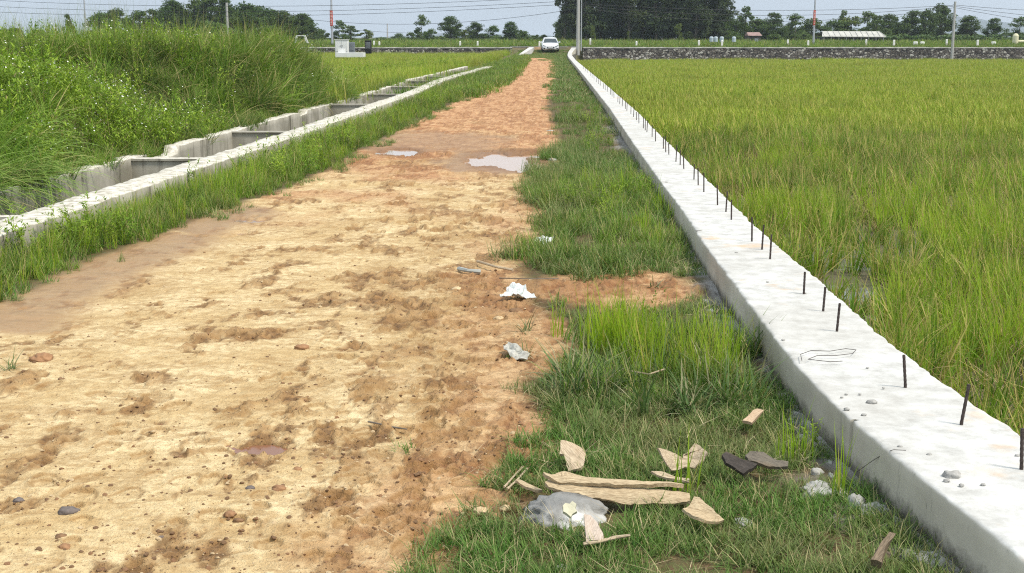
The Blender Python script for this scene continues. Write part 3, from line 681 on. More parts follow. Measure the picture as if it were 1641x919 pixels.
shed()
def hut():
    a, c = PY(1197, 66, 172), PY(1217, 66, 172); e = empty('hut', (a.x, 172, .7)); tag(e, 'small hut with rusty pinkish roof right of the grove', 'hut'); Lx = c.x-a.x
    zt = PY(1200, 52, 172).z-.7; ze = PY(1200, 57.5, 172).z-.7
    b = MB(); b.add([(-.1, -1.3, ze), (Lx+.1, -1.3, ze), (Lx, .3, zt), (0, .3, zt), (-.1, 1.5, ze), (Lx+.1, 1.5, ze)], [(0,1,2,3), (3,2,5,4), (0,3,4), (1,5,2)]); b.build('roof', simple('rusty_roof', (.30, .20, .18), .8, .3, 2, .2), e)
    b = MB(); b.box((0, -.9, 0), (Lx, 1.2, ze)); b.build('wall', simple('hut_wall', (.10, .09, .08), .9, .3, 2, .2), e)
    b = MB(); b.box((Lx*.5, -.95, .15), (Lx*.8, -.92, .75)); b.build('doorway', simple('hut_pale', (.45, .48, .48), .8, .1, 2, 0), e)
hut()
p = PY(1627, 68.5, 150); b = MB(); b.tube([(0,0,-.2), (0,0,.1), (0,0,.75), (0,0,.95), (0,0,1.0)], [.3, .32, .32, .2, .02], 14); b.tube([(.35, .1, .12), (1.3, .1, .12)], .14, 8)
tag(b.build('water_tank', simple('tank_cream', (.66, .62, .42), .6, .06, 3, 0), loc=(p.x, 150, p.z)), 'cream plastic tank lying beside the road at the far right', 'tank')
for i, x in enumerate((1467, 1478, 1592)):
    p = PY(x, 70, 147); b = MB(); b.box((-.22, -.2, -.2), (.22, .2, .2)); o = b.build('white_block', postw, loc=(p.x, 147, p.z)); o.modifiers.new('b', 'BEVEL').width = .06
    tag(o, ['white block in the roadside grass left of the right concrete pole', 'second white block beside the first, nearer the right concrete pole', 'small white block on the road bank left of the cream tank'][i], 'block')
# ------------------------------------------------------------------ hills
m = NT('hills_green'); hill_m = m.done(m.bsdf(m.mix(m.tex(.01, 4, coord='World'), (.03, .05, .02), (.06, .08, .04)), .95))
def hills(x0_, x1_, Y, tops, seed):
    n = 90; X = np.linspace(PY(x0_, 60, Y).x, PY(x1_, 60, Y).x, n); t = np.linspace(0, 1, n)
    hgt = np.interp(t, *zip(*tops))*(1+.12*fbm(t*14, t*0, seed, 4)); V = []
    for k in range(9):
        q = k/8; prof = math.sin(math.pi*min(q*1.0, 1)) ; V.append([(X[i]+Y*.01*q, Y+(q-.5)*900, -5+max(0, hgt[i]*prof*(1+.1*float(noise(i*.3, k, seed)))) ) for i in range(n)])
    return V
for i, a in enumerate([(1180, 1760, 4200, [(0, 0), (.12, 28), (.25, 42), (.38, 22), (.5, 46), (.58, 72), (.72, 52), (.85, 34), (1, 20)], 5), (560, 900, 4200, [(0, 0), (.3, 14), (.6, 18), (1, 8)], 9)]):
    tag(link('hills', gridmesh('hills', np.array(hills(*a))), hill_m), kind='structure')
# ------------------------------------------------------------------ grass and crops: clumps, scattered by geometry nodes
def blades(specs, seg=3):
    """specs rows: x y z azimuth length width lean curl tint"""
    S = np.array(specs, float); n = len(S)
    t = np.linspace(0, 1, seg+1)
    ph = S[:, 6:7]+S[:, 7:8]*t[None]
    phm = (ph[:, 1:]+ph[:, :-1])/2; dl = S[:, 4:5]/seg
    r = np.concatenate([np.zeros((n, 1)), np.cumsum(np.sin(phm)*dl, 1)], 1); z = np.concatenate([np.zeros((n, 1)), np.cumsum(np.cos(phm)*dl, 1)], 1)
    az = S[:, 3:4]; wd = S[:, 5:6]*np.clip(1-t[None]**1.6, .04, 1)*.5; wd[:, 0] *= .6
    cx = S[:, 0:1]+r*np.cos(az); cy = S[:, 1:2]+r*np.sin(az); cz = S[:, 2:3]+z
    sx, sy = -np.sin(az)*wd, np.cos(az)*wd
    V = np.stack([np.stack([cx-sx, cy-sy, cz], -1), np.stack([cx+sx, cy+sy, cz], -1)], 2).reshape(-1, 3)
    b = (np.arange(n)*(seg+1)*2)[:, None]; k = (np.arange(seg)*2)[None]
    f = np.stack([b+k, b+k+1, b+k+3, b+k+2], -1).reshape(-1, 4)
    tint = np.repeat(S[:, 8], (seg+1)*2); tip = np.tile(np.repeat(t, 2), n)
    return V, f, tint, tip
SRC = {}
def proto(kind, mats, n, fn):
    col = bpy.data.collections.new(kind)
    for i in range(n):
        V, f, tint, tip, mi = fn(i)
        me = mesh(kind+'_clump', V, f)
        attr(me, 'tint', tint.astype(np.float32)); attr(me, 'tip', tip.astype(np.float32))
        for m_ in mats: me.materials.append(m_)
        if mi is not None: me.polygons.foreach_set('material_index', mi)
        col.objects.link(bpy.data.objects.new(kind+'_clump', me))
    SRC[kind] = col
def scatter(name, kind, pts, label, cat, scl, tilt=.12, group=None, rz=(0, 6.283)):
    pts = np.asarray(pts, np.float32); n = len(pts)
    me = bpy.data.meshes.new(name); me.vertices.add(n); me.vertices.foreach_set('co', pts.ravel())
    rot = np.stack([rng.normal(0, tilt, n), rng.normal(0, tilt, n), rng.uniform(rz[0], rz[1], n)], -1).astype(np.float32)
    attr(me, 'rot', rot, 'FLOAT_VECTOR'); attr(me, 'scl', np.asarray(scl, np.float32)*np.ones(n, np.float32))
    attr(me, 'pick', rng.integers(0, 50, n).astype(np.int32), 'INT')
    o = link(name, me)
    for m_ in SRC[kind].objects[0].data.materials: me.materials.append(m_)
    ng = bpy.data.node_groups.new(name, 'GeometryNodeTree')
    ng.interface.new_socket('Geometry', in_out='INPUT', socket_type='NodeSocketGeometry'); ng.interface.new_socket('Geometry', in_out='OUTPUT', socket_type='NodeSocketGeometry')
    N = ng.nodes.new; gi = N('NodeGroupInput'); g_o = N('NodeGroupOutput'); ip = N('GeometryNodeInstanceOnPoints'); ci = N('GeometryNodeCollectionInfo')
    ci.inputs[0].default_value = SRC[kind]; ci.inputs['Separate Children'].default_value = True; ci.inputs['Reset Children'].default_value = True
    def na(nm, ty):
        a = N('GeometryNodeInputNamedAttribute'); a.data_type = ty; a.inputs[0].default_value = nm; return a.outputs[0]
    l = ng.links.new
    l(gi.outputs[0], ip.inputs['Points']); l(ci.outputs[0], ip.inputs['Instance']); ip.inputs['Pick Instance'].default_value = True
    l(na('pick', 'INT'), ip.inputs['Instance Index']); l(na('rot', 'FLOAT_VECTOR'), ip.inputs['Rotation']); l(na('scl', 'FLOAT'), ip.inputs['Scale'])
    l(ip.outputs[0], g_o.inputs[0])
    md = o.modifiers.new('scatter', 'NODES'); md.node_group = ng
    tag(o, label, cat, group, 'stuff')
    print('scatter', name, n)
    return o
U = rng.uniform; Nn = rng.normal
rice_m = leafmat('rice_leaf', (.06, .19, .010), (.35, .50, .04), dry=(.48, .38, .15), drymix=.25, patch=.75, patchcol=(.085, .165, .025), wscale=.5)
ricefar_m = leafmat('rice_far_leaf', (.14, .25, .014), (.37, .46, .05), dry=(.52, .44, .13), drymix=.2, patch=.5, patchcol=(.20, .25, .04), wscale=.12)
arch_m = leafmat('arching_leaf', (.10, .23, .03), (.30, .44, .09), dry=(.42, .38, .16), drymix=.08)
grass_m = leafmat('grass_leaf', (.055, .155, .014), (.25, .38, .045), dry=(.42, .35, .16), drymix=.14, patch=.7, patchcol=(.07, .12, .03), wscale=.9)
lawn_m = leafmat('lawn_leaf', (.035, .125, .018), (.15, .27, .05), dry=(.42, .36, .19), drymix=.16, patch=.55, patchcol=(.20, .20, .09), wscale=1.1)
bright_m = leafmat('young_grass_leaf', (.22, .36, .02), (.34, .45, .045), dry=(.42, .36, .10), drymix=.10, tr=.42)
weed_m = leafmat('weed_leaf', (.11, .22, .02), (.33, .43, .05), dry=(.25, .20, .10), drymix=.08)
dark_m = leafmat('dark_tuft_leaf', (.065, .13, .035), (.13, .20, .07), dry=(.33, .30, .18), drymix=.3)
flower_m = simple('white_petals', (.80, .80, .74), .7, .1, 10, 0)
seed_m = leafmat('rice_ear', (.27, .24, .06), (.36, .30, .09), dry=(.40, .32, .14), drymix=.3)
wrap = lambda r: (*r, None)
def rice(i):
    s = []
    for k in range(20):
        a = U(0, 6.28); r = abs(Nn(0, .045))
        s.append((r*math.cos(a), r*math.sin(a), 0, a+Nn(0, .5), U(.24, .56), U(.010, .019), abs(Nn(.15, .22)), U(.15, 1.6)*(U(0, 1)**1.2), U(0, 1)))
    V, f, ti, tp = blades(s, 4)
    e = []
    for k in range(4):
        a = U(0, 6.28); e.append((0, 0, 0, a, U(.42, .56), .010, U(.05, .15), U(.9, 1.8), U(0, 1)))
    V2, f2, t2, p2 = blades(e, 5)
    V2 = V2.reshape(-1, 6, 2, 3); c = V2.mean(2, keepdims=True); V2 = c+(V2-c)*np.array([.25, .25, .25, .5, 1.3, 9.])[None, :, None, None]; V2 = V2.reshape(-1, 3)
    return np.concatenate([V, V2]), np.concatenate([f, f2+len(V)]), np.concatenate([ti, t2]), np.concatenate([tp, p2]), [0]*len(f)+[1]*len(f2)
proto('rice', [rice_m, seed_m], 8, rice)
def ricefar(i):      # a square metre of crop, for the far half of the field
    s = []
    for k in range(150):
        a = U(0, 6.28); x, y = U(-.62, .62), U(-.62, .62)
        s.append((x, y, 0, a, U(.28, .54), U(.02, .035), abs(Nn(.1, .12)), U(.2, 1.4), U(0, 1)))
    return (*blades(s, 2), None)
proto('rice_patch', [ricefar_m], 6, ricefar)
def tuft(n, rad, l0, l1, w0, w1, lean, curl, seg=3, bend=1.):
    def f(i):
        s = []
        for k in range(n):
            a = U(0, 6.28); r = rad*math.sqrt(U(0, 1)); aa = U(0, 6.28)
            s.append((r*math.cos(aa), r*math.sin(aa), -.005, a, U(l0, l1), U(w0, w1), abs(Nn(lean, lean*.7)), U(curl*.2, curl), U(0, 1)))
        return (*blades(s, seg), None)
    return f
proto('lawn', [lawn_m], 8, tuft(34, .06, .04, .12, .003, .006, .45, 1.3))
proto('verge', [grass_m], 8, tuft(26, .07, .10, .26, .004, .008, .25, 1.3, 4))
proto('verge_dark', [lawn_m], 6, tuft(40, .09, .07, .20, .003, .006, .5, 1.3, 3))
proto('young', [bright_m], 6, tuft(13, .05, .16, .34, .005, .009, .12, .5, 4))
proto('spiky', [dark_m], 5, tuft(30, .05, .12, .30, .007, .012, .8, 1.2, 5))
proto('verge_far', [grass_m], 6, tuft(110, .38, .12, .32, .014, .024, .3, 1.2, 2))
proto('lawn_far', [lawn_m], 6, tuft(120, .34, .06, .16, .012, .022, .5, 1.2, 2))
proto('long', [grass_m], 6, tuft(46, .10, .5, 1.15, .010, .022, .28, 1.7, 6))
proto('fountain', [grass_m], 4, tuft(120, .10, .7, 1.25, .008, .014, .35, 1.9, 7))
proto('rice_young', [bright_m], 5, tuft(20, .06, .3, .62, .008, .014, .16, .8, 5))
def lean(i):
    s = []
    for k in range(75): s.append((Nn(0, .12), Nn(0, .12), 0, Nn(-.7, .75), U(.8, 1.5), U(.018, .032), abs(Nn(.45, .3)), U(.7, 2.0), U(0, 1)))
    return (*blades(s, 8), None)
proto('drooping', [arch_m], 4, lean)
proto('meadow', [leafmat('meadow_leaf', (.18, .32, .02), (.36, .46, .05), dry=(.50, .44, .13), drymix=.15, patch=.6, patchcol=(.22, .21, .05), wscale=.3)], 6, tuft(90, .5, .3, .62, .010, .018, .15, .8, 3))
def weed(flow):
    def f(i):
        s = []; stems = []; Vf = []; ff = []
        for k in range(9):
            a = U(0, 6.28); ln = U(.45, .85); le = abs(Nn(.22, .15)); cu = U(0, .5)
            bx, by = Nn(0, .05), Nn(0, .05)
            s.append((bx, by, 0, a, ln, .006, le, cu, .3))
            for q in range(20):
                t = U(.2, 1.); ph = le+cu*t*.5; r = math.sin(ph)*ln*t; z = math.cos(ph)*ln*t
                s.append((bx+r*math.cos(a), by+r*math.sin(a), z, U(0, 6.28), U(.06, .12)*(1.25-t*.6), U(.018, .034), U(.6, 1.3), U(0, .8), U(0, 1)))
            if flow:
                for q in range(2):
                    ph = le+cu*.5+Nn(0, .08); r = math.sin(ph)*ln*U(1., 1.12); z = math.cos(ph)*ln*U(1., 1.12)
                    if U(0, 1) < .15:
                        c = np.array([bx+r*math.cos(a), by+r*math.sin(a), z]); n0 = len(Vf); R_ = U(.008, .014)
                        tl = Nn(0, .4, 2)
                        for j in range(6):
                            w_ = j*math.pi/3; Vf.append(c+np.array([math.cos(w_)*R_, math.sin(w_)*R_, R_*(math.cos(w_)*tl[0]+math.sin(w_)*tl[1])]))
                        ff += [(n0, n0+1, n0+2, n0+3), (n0, n0+3, n0+4, n0+5)]
        V, f_, ti, tp = blades(s, 2); tp = tp*.3
        if Vf:
            n = len(V); V = np.concatenate([V, Vf]); f_ = np.concatenate([f_, np.array(ff)+n]); ti = np.concatenate([ti, np.zeros(len(Vf))]); tp = np.concatenate([tp, np.zeros(len(Vf))])
        return V, f_, ti, tp, [0]*(len(f_)-len(ff))+[1]*len(ff)
    return f
proto('flower_weed', [weed_m, flower_m], 6, weed(True))
proto('weed', [weed_m, flower_m], 5, weed(False))
def reeds(i):
    s = []
    for k in range(10):
        s.append((Nn(0, .1), Nn(0, .1), 0, U(0, 6.28), U(.7, 1.25), .006, U(.02, .25), U(0, .5), U(.5, 1)))
    return (*blades(s, 5), None)
proto('reeds', [grass_m], 4, reeds)

def rnd_pts(Y0, Y1, xa, xb, dens):
    """uniform points between the curves xa(Y) and xb(Y)"""
    ys = np.linspace(Y0, Y1, 60); wmax = max(xb(y)-xa(y) for y in ys)
    n = int(dens*(Y1-Y0)*wmax)
    Y = U(Y0, Y1, n); a = xa(Y); b = xb(Y); X = a+U(0, 1, n)*wmax
    k = X < b
    return X[k], Y[k]
def invis(X, Y, m=90):
    px, py = proj(X, Y, 0.); return (px > -m) & (px < W0+m)
# --- rice field
def rx1(Y): return np.minimum(.40*Y+2.0, 900)
PR, SR = [], []
for Y0, Y1, d in ((3.2, 10, 27), (10, 18, 24), (18, 32, 18)):
    X, Y = rnd_pts(Y0, Y1, lambda y: wall_r(y)+.12, lambda y: .40*y+1.6, d)
    dens = fbm(X*.7, Y*.7, 201, 3); k = dens+.35*noise(X*2.3, Y*2.3, 205) > -.22+.0*X; X, Y = X[k], Y[k]
    # open wet streak beside the wall
    px, py = proj(X, Y, FZ); k = ~((abs((px-1385)/40) < 1) & (abs((py-560)/120) < 1) & (U(0, 1, len(px)) < .62)); X, Y = X[k], Y[k]
    PR.append(np.stack([X, Y, FZ+0*X], -1)); SR.append((1.0+.35*fbm(X*.8, Y*.6, 202, 3))*U(.7, 1.25, len(X)))
scatter('rice_crop', 'rice', np.concatenate(PR), 'tall green rice growing in the near part of the flooded field', 'rice', np.concatenate(SR), .2)
X, Y = rnd_pts(31, 132, lambda y: wall_r(y)+.5, lambda y: .40*y+3, 1.9)
k = U(0, 1, len(X)) < np.clip(1.25-Y/170, .5, 1); X, Y = X[k], Y[k]
scatter('rice_crop', 'rice_patch', np.stack([X, Y, FZ+0*X], -1), 'even yellow green rice stretching to the far stone wall', 'rice', U(.85, 1.15, len(X))*(1.0+.25*fbm(X*.3, Y*.2, 209, 3)), .05)
X, Y = rnd_pts(5, 26, lambda y: wall_r(y)+.3, lambda y: .40*y+1.6, 14); px, py = proj(X, Y, FZ+.3)
k = (noise(X*.55, Y*.45, 215)+.45*sstep(1380, 1560, px)*sstep(240, 320, py) > .32); X, Y = X[k], Y[k]
scatter('young_rice', 'rice_young', np.stack([X, Y, FZ+0*X], -1), 'brighter green upright rice standing in patches of the near field', 'rice', U(.75, 1.15, len(X)), .1)
proto('dead_rice', [leafmat('dead_rice_leaf', (.15, .115, .05), (.34, .26, .12), dry=(.45, .37, .2), drymix=.2, tr=.1)], 5, tuft(26, .09, .15, .42, .006, .012, .75, 1.0, 4))
X, Y = rnd_pts(4, 30, lambda y: wall_r(y)+.1, lambda y: .40*y+1.6, 11); k = noise(X*.9, Y*.7, 217) > -.3; X, Y = X[k], Y[k]
scatter('dead_rice', 'dead_rice', np.stack([X, Y, FZ+0*X], -1), 'bent brown dead stalks between the rice plants', 'rice', U(.8, 1.3, len(X)), .25)
# --- right verge
cur = lambda f, o=0: (lambda y: f(y)+o)
def verge_pts(Y0, Y1, d, xa, xb): 
    X, Y = rnd_pts(Y0, Y1, xa, xb, d); k = invis(X, Y); X, Y = X[k], Y[k]
    px, py = proj(X, Y, 0.); return X, Y, px, py
def inb(px, py, cx, cy, rx, ry): return ((px-cx)/rx)**2+((py-cy)/ry)**2 < 1+.35*noise(px*.05, py*.08, 9)
def st3(X, Y, dz=0): return np.stack([X, Y, gz(X, Y)+dz], -1)
A = []
for Y0, Y1, d in ((3.3, 6.5, 560), (6.5, 10, 200)):
    X, Y, px, py = verge_pts(Y0, Y1, d, cur(edge_r, -.06), cur(wall_l, -.02))
    k = noise(X*3.2, Y*3.2, 301)+sstep(0, .28, X-edge_r(Y))*1.3-.55-.5*sstep(.22, 0, wall_l(Y)-X) > U(-.35, .35, len(X))
    k &= ~inb(px, py, 985, 465, 150, 32) & ~inb(px, py, 870, 545, 45, 60) & ~inb(px, py, 900, 828, 78, 34) & ~inb(px, py, 985, 806, 115, 14)
    X, Y = X[k], Y[k]; A.append(st3(X, Y))
A = np.concatenate(A)
scatter('short_grass', 'lawn', A, 'short dark green creeping grass around the split wood in the foreground', 'grass', U(.5, 1.05, len(A)), .1)
# mid clumps
def clump(zones, kind, name, label, d, sc0, sc1, tilt=.1, cat='grass', Y0=3.4, Y1=30, dz=0):
    X, Y, px, py = verge_pts(Y0, Y1, d, cur(edge_r, -.3), cur(wall_l, -.03))
    k = np.zeros(len(X), bool)
    for z in zones: k |= inb(px, py, *z[:4]) & (U(0, 1, len(X)) < (z[4] if len(z) > 4 else 1))
    k &= noise(X*3.1, Y*1.9, 351)+.6*noise(X*8, Y*6, 352) > -.2
    X, Y = X[k], Y[k]; return scatter(name, kind, st3(X, Y, dz), label, cat, U(sc0, sc1, len(X))*(1+.3*noise(X*2, Y*1.4, 353)), tilt)
clump([(1020, 620, 180, 34), (1130, 590, 110, 40), (925, 540, 40, 20, .5), (1080, 565, 80, 22, .6), (1190, 610, 50, 40, .8)], 'verge', 'tall_grass', 'dense grass clump in the middle of the right verge, near the wall', 110, .8, 1.25)
clump([(975, 595, 95, 42), (1040, 640, 150, 36), (1120, 640, 120, 30, .8), (930, 635, 80, 25), (915, 487, 40, 18), (1170, 590, 60, 30, .5)], 'spiky', 'spiky_grass', 'dark spiky grass spreading at the front of the middle clump', 75, .8, 1.3, .15)
clump([(985, 578, 85, 26), (1110, 600, 90, 36, .35)], 'young', 'young_grass', 'bright yellow green upright shoots in the middle clump of the right verge', 260, .9, 1.4, .07)
clump([(960, 395, 120, 42), (1010, 340, 120, 50), (910, 330, 55, 45), (1060, 400, 50, 40), (880, 420, 55, 14, .6)], 'verge', 'tall_grass', 'leafy grass clump beside the track beyond the bare soil patch', 95, .75, 1.15, Y0=6)
clump([(1040, 350, 60, 60, .35), (990, 300, 80, 30, .3)], 'young', 'young_grass', 'bright shoots along the wall beyond the bare soil patch', 60, .7, 1.1, .07, Y0=6)
clump([(960, 410, 150, 32), (900, 300, 70, 60), (1000, 370, 130, 80, .6)], 'verge_dark', 'short_grass', 'low dark grass at the foot of the second clump', 110, .8, 1.2, .1, Y0=6)
B = []
for Y0, Y1, d, r in ((11, 20, 48, 1), (20, 34, 24, 1)):
    X, Y, px, py = verge_pts(Y0, Y1, d, cur(edge_r, -.08), cur(wall_l, -.02))
    k = noise(X*1.3, Y*1.0, 305)+sstep(0, .3, X-edge_r(Y))*1.1 > U(.2, 1.0, len(X)); B.append(st3(X[k], Y[k]))
B = np.concatenate(B)
scatter('short_grass', 'verge_dark', B, 'low dark green grass along the wall beside the puddles', 'grass', U(.8, 1.4, len(B))*(1+.35*noise(B[:, 0]*1.1, B[:, 1]*.7, 307)), .1)
X, Y, px, py = verge_pts(33, 133, 3.6, cur(edge_r, .0), cur(wall_l, -.1))
zz = np.array([mz(y) for y in Y])
scatter('short_grass', 'lawn_far', np.stack([X, Y, zz], -1), 'low grass on the far part of the verge by the utility poles', 'grass', U(.8, 1.3, len(X)), .05)
X, Y, px, py = verge_pts(66, 133, 6, cur(edge_l, .0), cur(edge_r, 0)); k = noise(X*.9, Y*.16, 311) > .25+.9*sstep(100, 84, Y)-2.2*sstep(108, 116, Y)
scatter('short_grass', 'lawn_far', np.stack([X[k], Y[k], mz(Y[k])], -1), 'grass strips crossing the far end of the dirt track', 'grass', U(.6, 1., k.sum()), .05)
def straws(i):
    s = []
    for k in range(5): s.append((Nn(0, .05), Nn(0, .05), .01, U(0, 6.28), U(.06, .22), U(.002, .0045), U(1.1, 1.5), U(-.1, .25), U(0, 1)))
    return (*blades(s, 4), None)
straw_m = leafmat('dry_straw', (.42, .33, .18), (.58, .49, .31), dry=(.30, .22, .12), drymix=.3, tr=.1)
proto('straw', [straw_m], 8, straws)
X, Y, px, py = verge_pts(3.4, 12, 26, cur(edge_r, -.25), cur(wall_l, 0)); k = noise(X*2.5, Y*2.5, 371) > -.35
scatter('dry_straw', 'straw', st3(X[k], Y[k], .03), 'dry straw bits lying in the grass of the right verge', 'straw', U(.35, .9, k.sum()), .12)
X, Y, px, py = verge_pts(3.4, 16, 1.5, cur(edge_l, 0), cur(edge_r, -.1))
scatter('dry_straw', 'straw', st3(X, Y, -.004), 'few dry stems lying on the dirt track', 'straw', U(.3, .7, len(X)), .05)
X, Y, px, py = verge_pts(5, 30, 9, cur(edge_r, .1), cur(wall_l, -.05)); k = (noise(X*1.6, Y*1.1, 391) > .2) & ~inb(px, py, 985, 455, 160, 60)
scatter('leafy_weed', 'weed', st3(X[k], Y[k]), 'small leafy weeds in the grass along the white wall', 'weed', U(.18, .42, k.sum()), .2)
# --- left verge between drain and track
B, S_ = [], []
for Y0, Y1, d in ((5.5, 14, 130), (14, 24, 85), (24, 36, 40)):
    X, Y, px, py = verge_pts(Y0, Y1, d, cur(d_out, -.02), cur(edge_l, .08))
    e = (edge_l(Y)-X); k = e+.12*noise(X*3, Y*2, 321) > U(-.05, .22, len(X))*(.6+.4*noise(X*1.4, Y*1.1, 322))
    X, Y, e = X[k], Y[k], e[k]; B.append(st3(X, Y)); S_.append(np.clip(.5+e*1.4, .45, 1.3)*U(.75, 1.25, len(X))*(.5+.5*sstep(.0, .45, X-d_out(Y))))
B = np.concatenate(B); S_ = np.concatenate(S_)
scatter('tall_grass', 'verge', B, 'lush green grass between the drainage channel and the dirt track', 'grass', S_*(1+.3*noise(B[:, 0]*1.7, B[:, 1]*1.3, 381)), .2)
k = (S_ > .7) & (U(0, 1, len(B)) < .14) & (noise(B[:, 0]*1.1, B[:, 1]*.8, 382) > .15)
scatter('leafy_weed', 'weed', B[k], 'small leafy weeds in the grass beside the channel', 'weed', U(.3, .6, k.sum()), .2)
k = (S_ > .6) & (U(0, 1, len(B)) < .35) & (noise(B[:, 0]*1.3, B[:, 1]*.9, 383) > -.25)
scatter('young_grass', 'young', B[k], 'bright upright shoots against the track side of the drainage channel', 'grass', S_[k]*.9, .06)
X, Y, px, py = verge_pts(8, 36, 30, cur(edge_l, -.25), cur(edge_l, .2)); k = noise(X*2, Y*1.5, 331) > .1
scatter('short_grass', 'lawn', st3(X[k], Y[k]), 'thin creeping grass at the left edge of the dirt track', 'grass', U(.8, 1.4, k.sum()), .1)
X, Y, px, py = verge_pts(35, 132, 4.6, cur(d_out, -.6), cur(edge_l, .15))
scatter('tall_grass', 'verge_far', np.stack([X, Y, mz(Y)*.9], -1), 'far grass between the channel and the narrowing track', 'grass', U(.8, 1.3, len(X)), .05)
yy = U(9.5, 45, 900); k = noise(yy*.9, yy*0, 361)+.5*noise(yy*3, yy*0+4, 362) > -.1; yy = yy[k]; t = U(-.1, 1.05, len(yy))
scatter('trailing_grass', 'verge', np.stack([d_lo(yy)*(1-t)+d_l(yy)*t, yy, .15-.35*(t > .95)], -1), 'grass spilling over the broken far wall of the channel', 'grass', U(.8, 1.5, len(yy)), .35)
yy = U(9, 60, 420); t = U(.05, .95, len(yy)); k = noise(yy*.6, yy*0+9, 363) > .0; yy, t = yy[k], t[k]
scatter('ditch_weeds', 'verge', np.stack([d_l(yy)*(1-t)+d_in(yy)*t, yy, 0*yy+FZ+.2], -1), 'weeds growing on the silt in the bottom of the channel', 'weed', U(1.2, 2.3, len(yy)), .2)
# --- left of the drain: mound, weeds, meadow
def lp(Y0, Y1, xa, xb, d):
    X, Y = rnd_pts(Y0, Y1, xa, xb, d); k = invis(X, Y, 160); X, Y = X[k], Y[k]; return np.stack([X, Y, hleft(X, Y)], -1)
A = lp(15, 37, lambda y: 0*y-15.8, cur(d_lo, -.15), 16)
hm = (A[:, 2] > .12) & ((A[:, 1] > 18.8) | (U(0, 1, len(A)) < .2)); A1 = A[hm]
scatter('long_grass', 'long', A1, 'long green grass covering the soil mound on the left', 'grass', U(.5, .9, len(A1)), .25)
k = U(0, 1, len(A1)) < .35
scatter('flowering_weed', 'flower_weed', A1[k], 'white flowered weeds among the grass of the mound', 'weed', U(.6, 1.0, k.sum()), .15)
k = (A1[:, 2] > .75) & (U(0, 1, len(A1)) < .45)
scatter('seeding_grass', 'reeds', A1[k], 'thin seeding stalks standing above the mound top', 'grass', U(.6, 1.2, k.sum()), .12)
A = lp(8.6, 21, cur(d_lo, -3.6), cur(d_lo, -.05), 26)
px, py = proj(A[:, 0], A[:, 1], A[:, 2])
near = (A[:, 1] < 14.2) & (px < 60)
A3 = A[(~near) & (U(0, 1, len(A)) < .7)]
scatter('flowering_weed', 'flower_weed', A3, 'leafy weeds with small white flowers beside the channel', 'weed', U(.55, 1.0, len(A3)), .12)
A4 = A[near & (U(0, 1, len(A)) < .5)]
A4 = np.concatenate([A4, lp(9.5, 14.8, cur(d_lo, -.9), cur(d_lo, -.02), 9)])
scatter('fountain_grass', 'drooping', A4, 'long arching grass drooping over the channel at the left edge', 'grass', U(.5, .85, len(A4)), .15, rz=(-.5, .5))
A5 = lp(12, 36, cur(d_lo, -2.2), cur(d_lo, .04), 55)
scatter('tall_grass', 'verge', A5, 'trailing grass on the far bank of the channel', 'grass', U(.8, 1.5, len(A5)), .3)
A = lp(18, 40, cur(d_lo, -.7), cur(d_lo, .0), 30); k = noise(A[:, 0]*.8, A[:, 1]*.5, 341) > -.2
scatter('tall_grass', 'verge', A[k], 'grass fringe along the field side of the channel', 'grass', U(.8, 1.6, k.sum()), .3)
A = lp(18.5, 34, cur(d_lo, -2.6), cur(d_lo, -.2), 12)
scatter('long_grass', 'long', A, 'long grass falling from the mound onto the far bank of the channel', 'grass', U(.4, .75, len(A)), .3)
A = lp(24, 34, lambda y: 0*y-4.9-.02*y, lambda y: d_lo(y)-.05, 15)
scatter('long_grass', 'long', A, 'dark green drooping grass at the right end of the mound', 'grass', U(.65, 1.05, len(A)), .3)
A = lp(27, 132, lambda y: -.40*y-2, cur(d_lo, -.1), 3.4); k = (A[:, 2] < .2) & (U(0, 1, len(A)) < np.clip(1.35-A[:, 1]/130, .45, 1))
A = A[k]
scatter('meadow_grass', 'meadow', A, 'yellow green grass field left of the track', 'grass', U(.75, 1.15, len(A))*(1+.2*fbm(A[:, 0]*.2, A[:, 1]*.1, 343, 2)), .06)
A = lp(28, 70, lambda y: -.2*y-1, cur(d_lo, -.2), 1.2); k = noise(A[:, 0]*.35, A[:, 1]*.12, 345) > .15; A = A[k]
scatter('weed_patch', 'weed', A, 'taller leafy weeds in the left field near the channel', 'weed', U(.8, 1.3, len(A)), .1)
# grass on the far road bank
def bank(Y0, Y1, z, d, xa, xb, sc_, name, lab, kind='verge_far'):
    X, Y = rnd_pts(Y0, Y1, lambda y: 0*y+xa, lambda y: 0*y+xb, d)
    k = (X < -.6) | (X > 6.9) if Y1 < 142 else X > -999
    X, Y = X[k], Y[k]
    scatter(name, kind, np.stack([X, Y, z+0*X], -1), lab, 'grass', U(sc_*.7, sc_*1.3, len(X)), .08)
bank(133.6, 139, .59, 2.2, -52, 56, 1.0, 'bank_grass', 'low grass along the near edge of the far road')
bank(146, 151, .60, 2.2, -56, 62, 1.7, 'bank_grass', 'taller grass on the far side of the far road')
bank(152, 190, .64, .35, -75, 82, 2.6, 'scrub', 'rough scrub on the land behind the far road')
